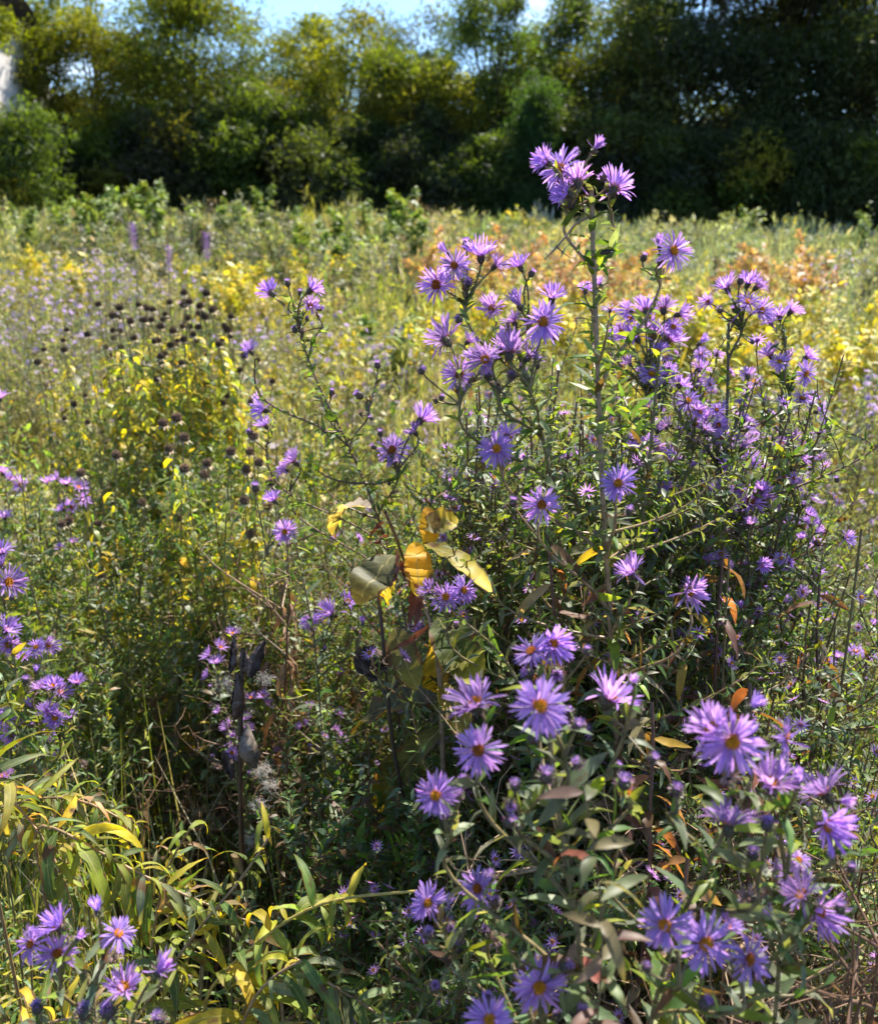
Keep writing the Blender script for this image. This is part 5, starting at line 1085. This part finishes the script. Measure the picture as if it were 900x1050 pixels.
# ------------------------------------------------------------------ pale house glimpsed behind the left edge
def house():
    P = pt(-37, HOR(-37), 41); e = thing('house', (P[0], P[1], 0), 'pale house wall glimpsed at the left edge between the trees', 'house')
    def mat(n, c, r=.7):
        m = bpy.data.materials.new(n); nt = nodes(m); o = nt.nodes.new('ShaderNodeOutputMaterial'); b = nt.nodes.new('ShaderNodeBsdfPrincipled'); b.inputs['Roughness'].default_value = r
        no = nt.nodes.new('ShaderNodeTexNoise'); no.inputs['Scale'].default_value = 3; mr = nt.nodes.new('ShaderNodeMapRange'); mr.inputs['To Min'].default_value = .85; mr.inputs['To Max'].default_value = 1.1
        mx = nt.nodes.new('ShaderNodeMix'); mx.data_type = 'RGBA'; mx.blend_type = 'MULTIPLY'; mx.inputs[0].default_value = 1; mx.inputs[6].default_value = (*c, 1)
        nt.links.new(no.outputs[0], mr.inputs[0]); nt.links.new(mr.outputs[0], mx.inputs[7]); nt.links.new(mx.outputs[2], b.inputs['Base Color']); nt.links.new(b.outputs[0], o.inputs[0]); return m
    def box(x0, x1, y0, y1, z0, z1):
        mb = MB(); V = np.array([[x, y, z] for z in (z0, z1) for x, y in ((x0, y0), (x1, y0), (x1, y1), (x0, y1))], float)
        mb.add(V, np.array([[0, 1, 5, 4], [1, 2, 6, 5], [2, 3, 7, 6], [3, 0, 4, 7], [4, 5, 6, 7], [3, 2, 1, 0]]), np.array((.7, .7, .7))); return mb
    wm = mat('render_wall', (.78, .74, .72)); rm = mat('roof_tiles', (.12, .1, .1)); gm = mat('window_glass', (.06, .07, .09), .15)
    box(-4, 1.75, 0, 7, -.1, 9.).build('wall', wm, e, False)
    mb = MB(); V = np.array([[-4.4, -.5, 8.98], [2.1, -.5, 8.98], [2.1, 7.5, 8.98], [-4.4, 7.5, 8.98], [-4.4, 3.5, 11.], [2.1, 3.5, 11.]], float)
    mb.add(V, np.array([[0, 1, 5, 4], [2, 3, 4, 5], [0, 3, 2, 1], [1, 2, 5, 5], [3, 0, 4, 4]]), np.array((.1, .1, .1))); mb.build('roof', rm, e, False)
    for x in (-2.9, -.4):
        for z in (2.2, 5.6):
            w = box(x, x+1.1, -.06, 0.04, z, z+1.5).build('window', wm, e, False); box(x+.09, x+1.01, -.08, -.055, z+.09, z+1.41).build('pane', gm, w, False)
house()

# ------------------------------------------------------------------ sky and sun
EL, AZ = math.radians(54), math.radians(27)     # sun ahead, to the right
w = bpy.data.worlds.new('World'); bpy.context.scene.world = w; w.use_nodes = True
nt = w.node_tree; bg = nt.nodes['Background']; sky = nt.nodes.new('ShaderNodeTexSky'); sky.sky_type = 'NISHITA'; sky.sun_disc = False
sky.sun_elevation = EL; sky.sun_rotation = AZ; sky.air_density = .9; sky.dust_density = .05; sky.ozone_density = 6; sky.altitude = 300
tc = nt.nodes.new('ShaderNodeTexCoord'); mp = nt.nodes.new('ShaderNodeMapping'); mp.inputs['Scale'].default_value = (3, 3, 16); nt.links.new(tc.outputs['Generated'], mp.inputs[0])
no = nt.nodes.new('ShaderNodeTexNoise'); no.inputs['Scale'].default_value = 2.3; no.inputs['Detail'].default_value = 7; nt.links.new(mp.outputs[0], no.inputs['Vector'])
mr = nt.nodes.new('ShaderNodeMapRange'); mr.inputs['From Min'].default_value = .56; mr.inputs['From Max'].default_value = .8; mr.inputs['To Max'].default_value = .4; nt.links.new(no.outputs[0], mr.inputs[0])
mx = nt.nodes.new('ShaderNodeMix'); mx.data_type = 'RGBA'; mx.inputs[7].default_value = (9, 9.4, 10, 1); nt.links.new(mr.outputs[0], mx.inputs[0]); nt.links.new(sky.outputs[0], mx.inputs[6]); nt.links.new(mx.outputs[2], bg.inputs[0])
bg.inputs[1].default_value = .11
sd = bpy.data.lights.new('sun', 'SUN'); sd.energy = 5.0; sd.angle = math.radians(.5); sd.color = (1., .93, .82); so_ = bpy.data.objects.new('sun', sd); C.objects.link(so_)
sv = Vector((math.sin(AZ)*math.cos(EL), math.cos(AZ)*math.cos(EL), math.sin(EL))); so_.rotation_euler = sv.to_track_quat('Z', 'Y').to_euler(); so_.location = (5, 8, 20)
sc = bpy.context.scene
sc.view_settings.view_transform = 'Standard'; sc.view_settings.look = 'None'; sc.view_settings.exposure = 1.42; sc.view_settings.gamma = 1
sc.render.engine = 'CYCLES'; sc.cycles.max_bounces = 7; sc.cycles.diffuse_bounces = 4; sc.cycles.glossy_bounces = 2; sc.cycles.transmission_bounces = 5; sc.cycles.transparent_max_bounces = 4
sc.cycles.caustics_reflective = False; sc.cycles.caustics_refractive = False; sc.cycles.sample_clamp_indirect = 4; sc.cycles.sample_clamp_direct = 12
sc.cycles.use_denoising = True
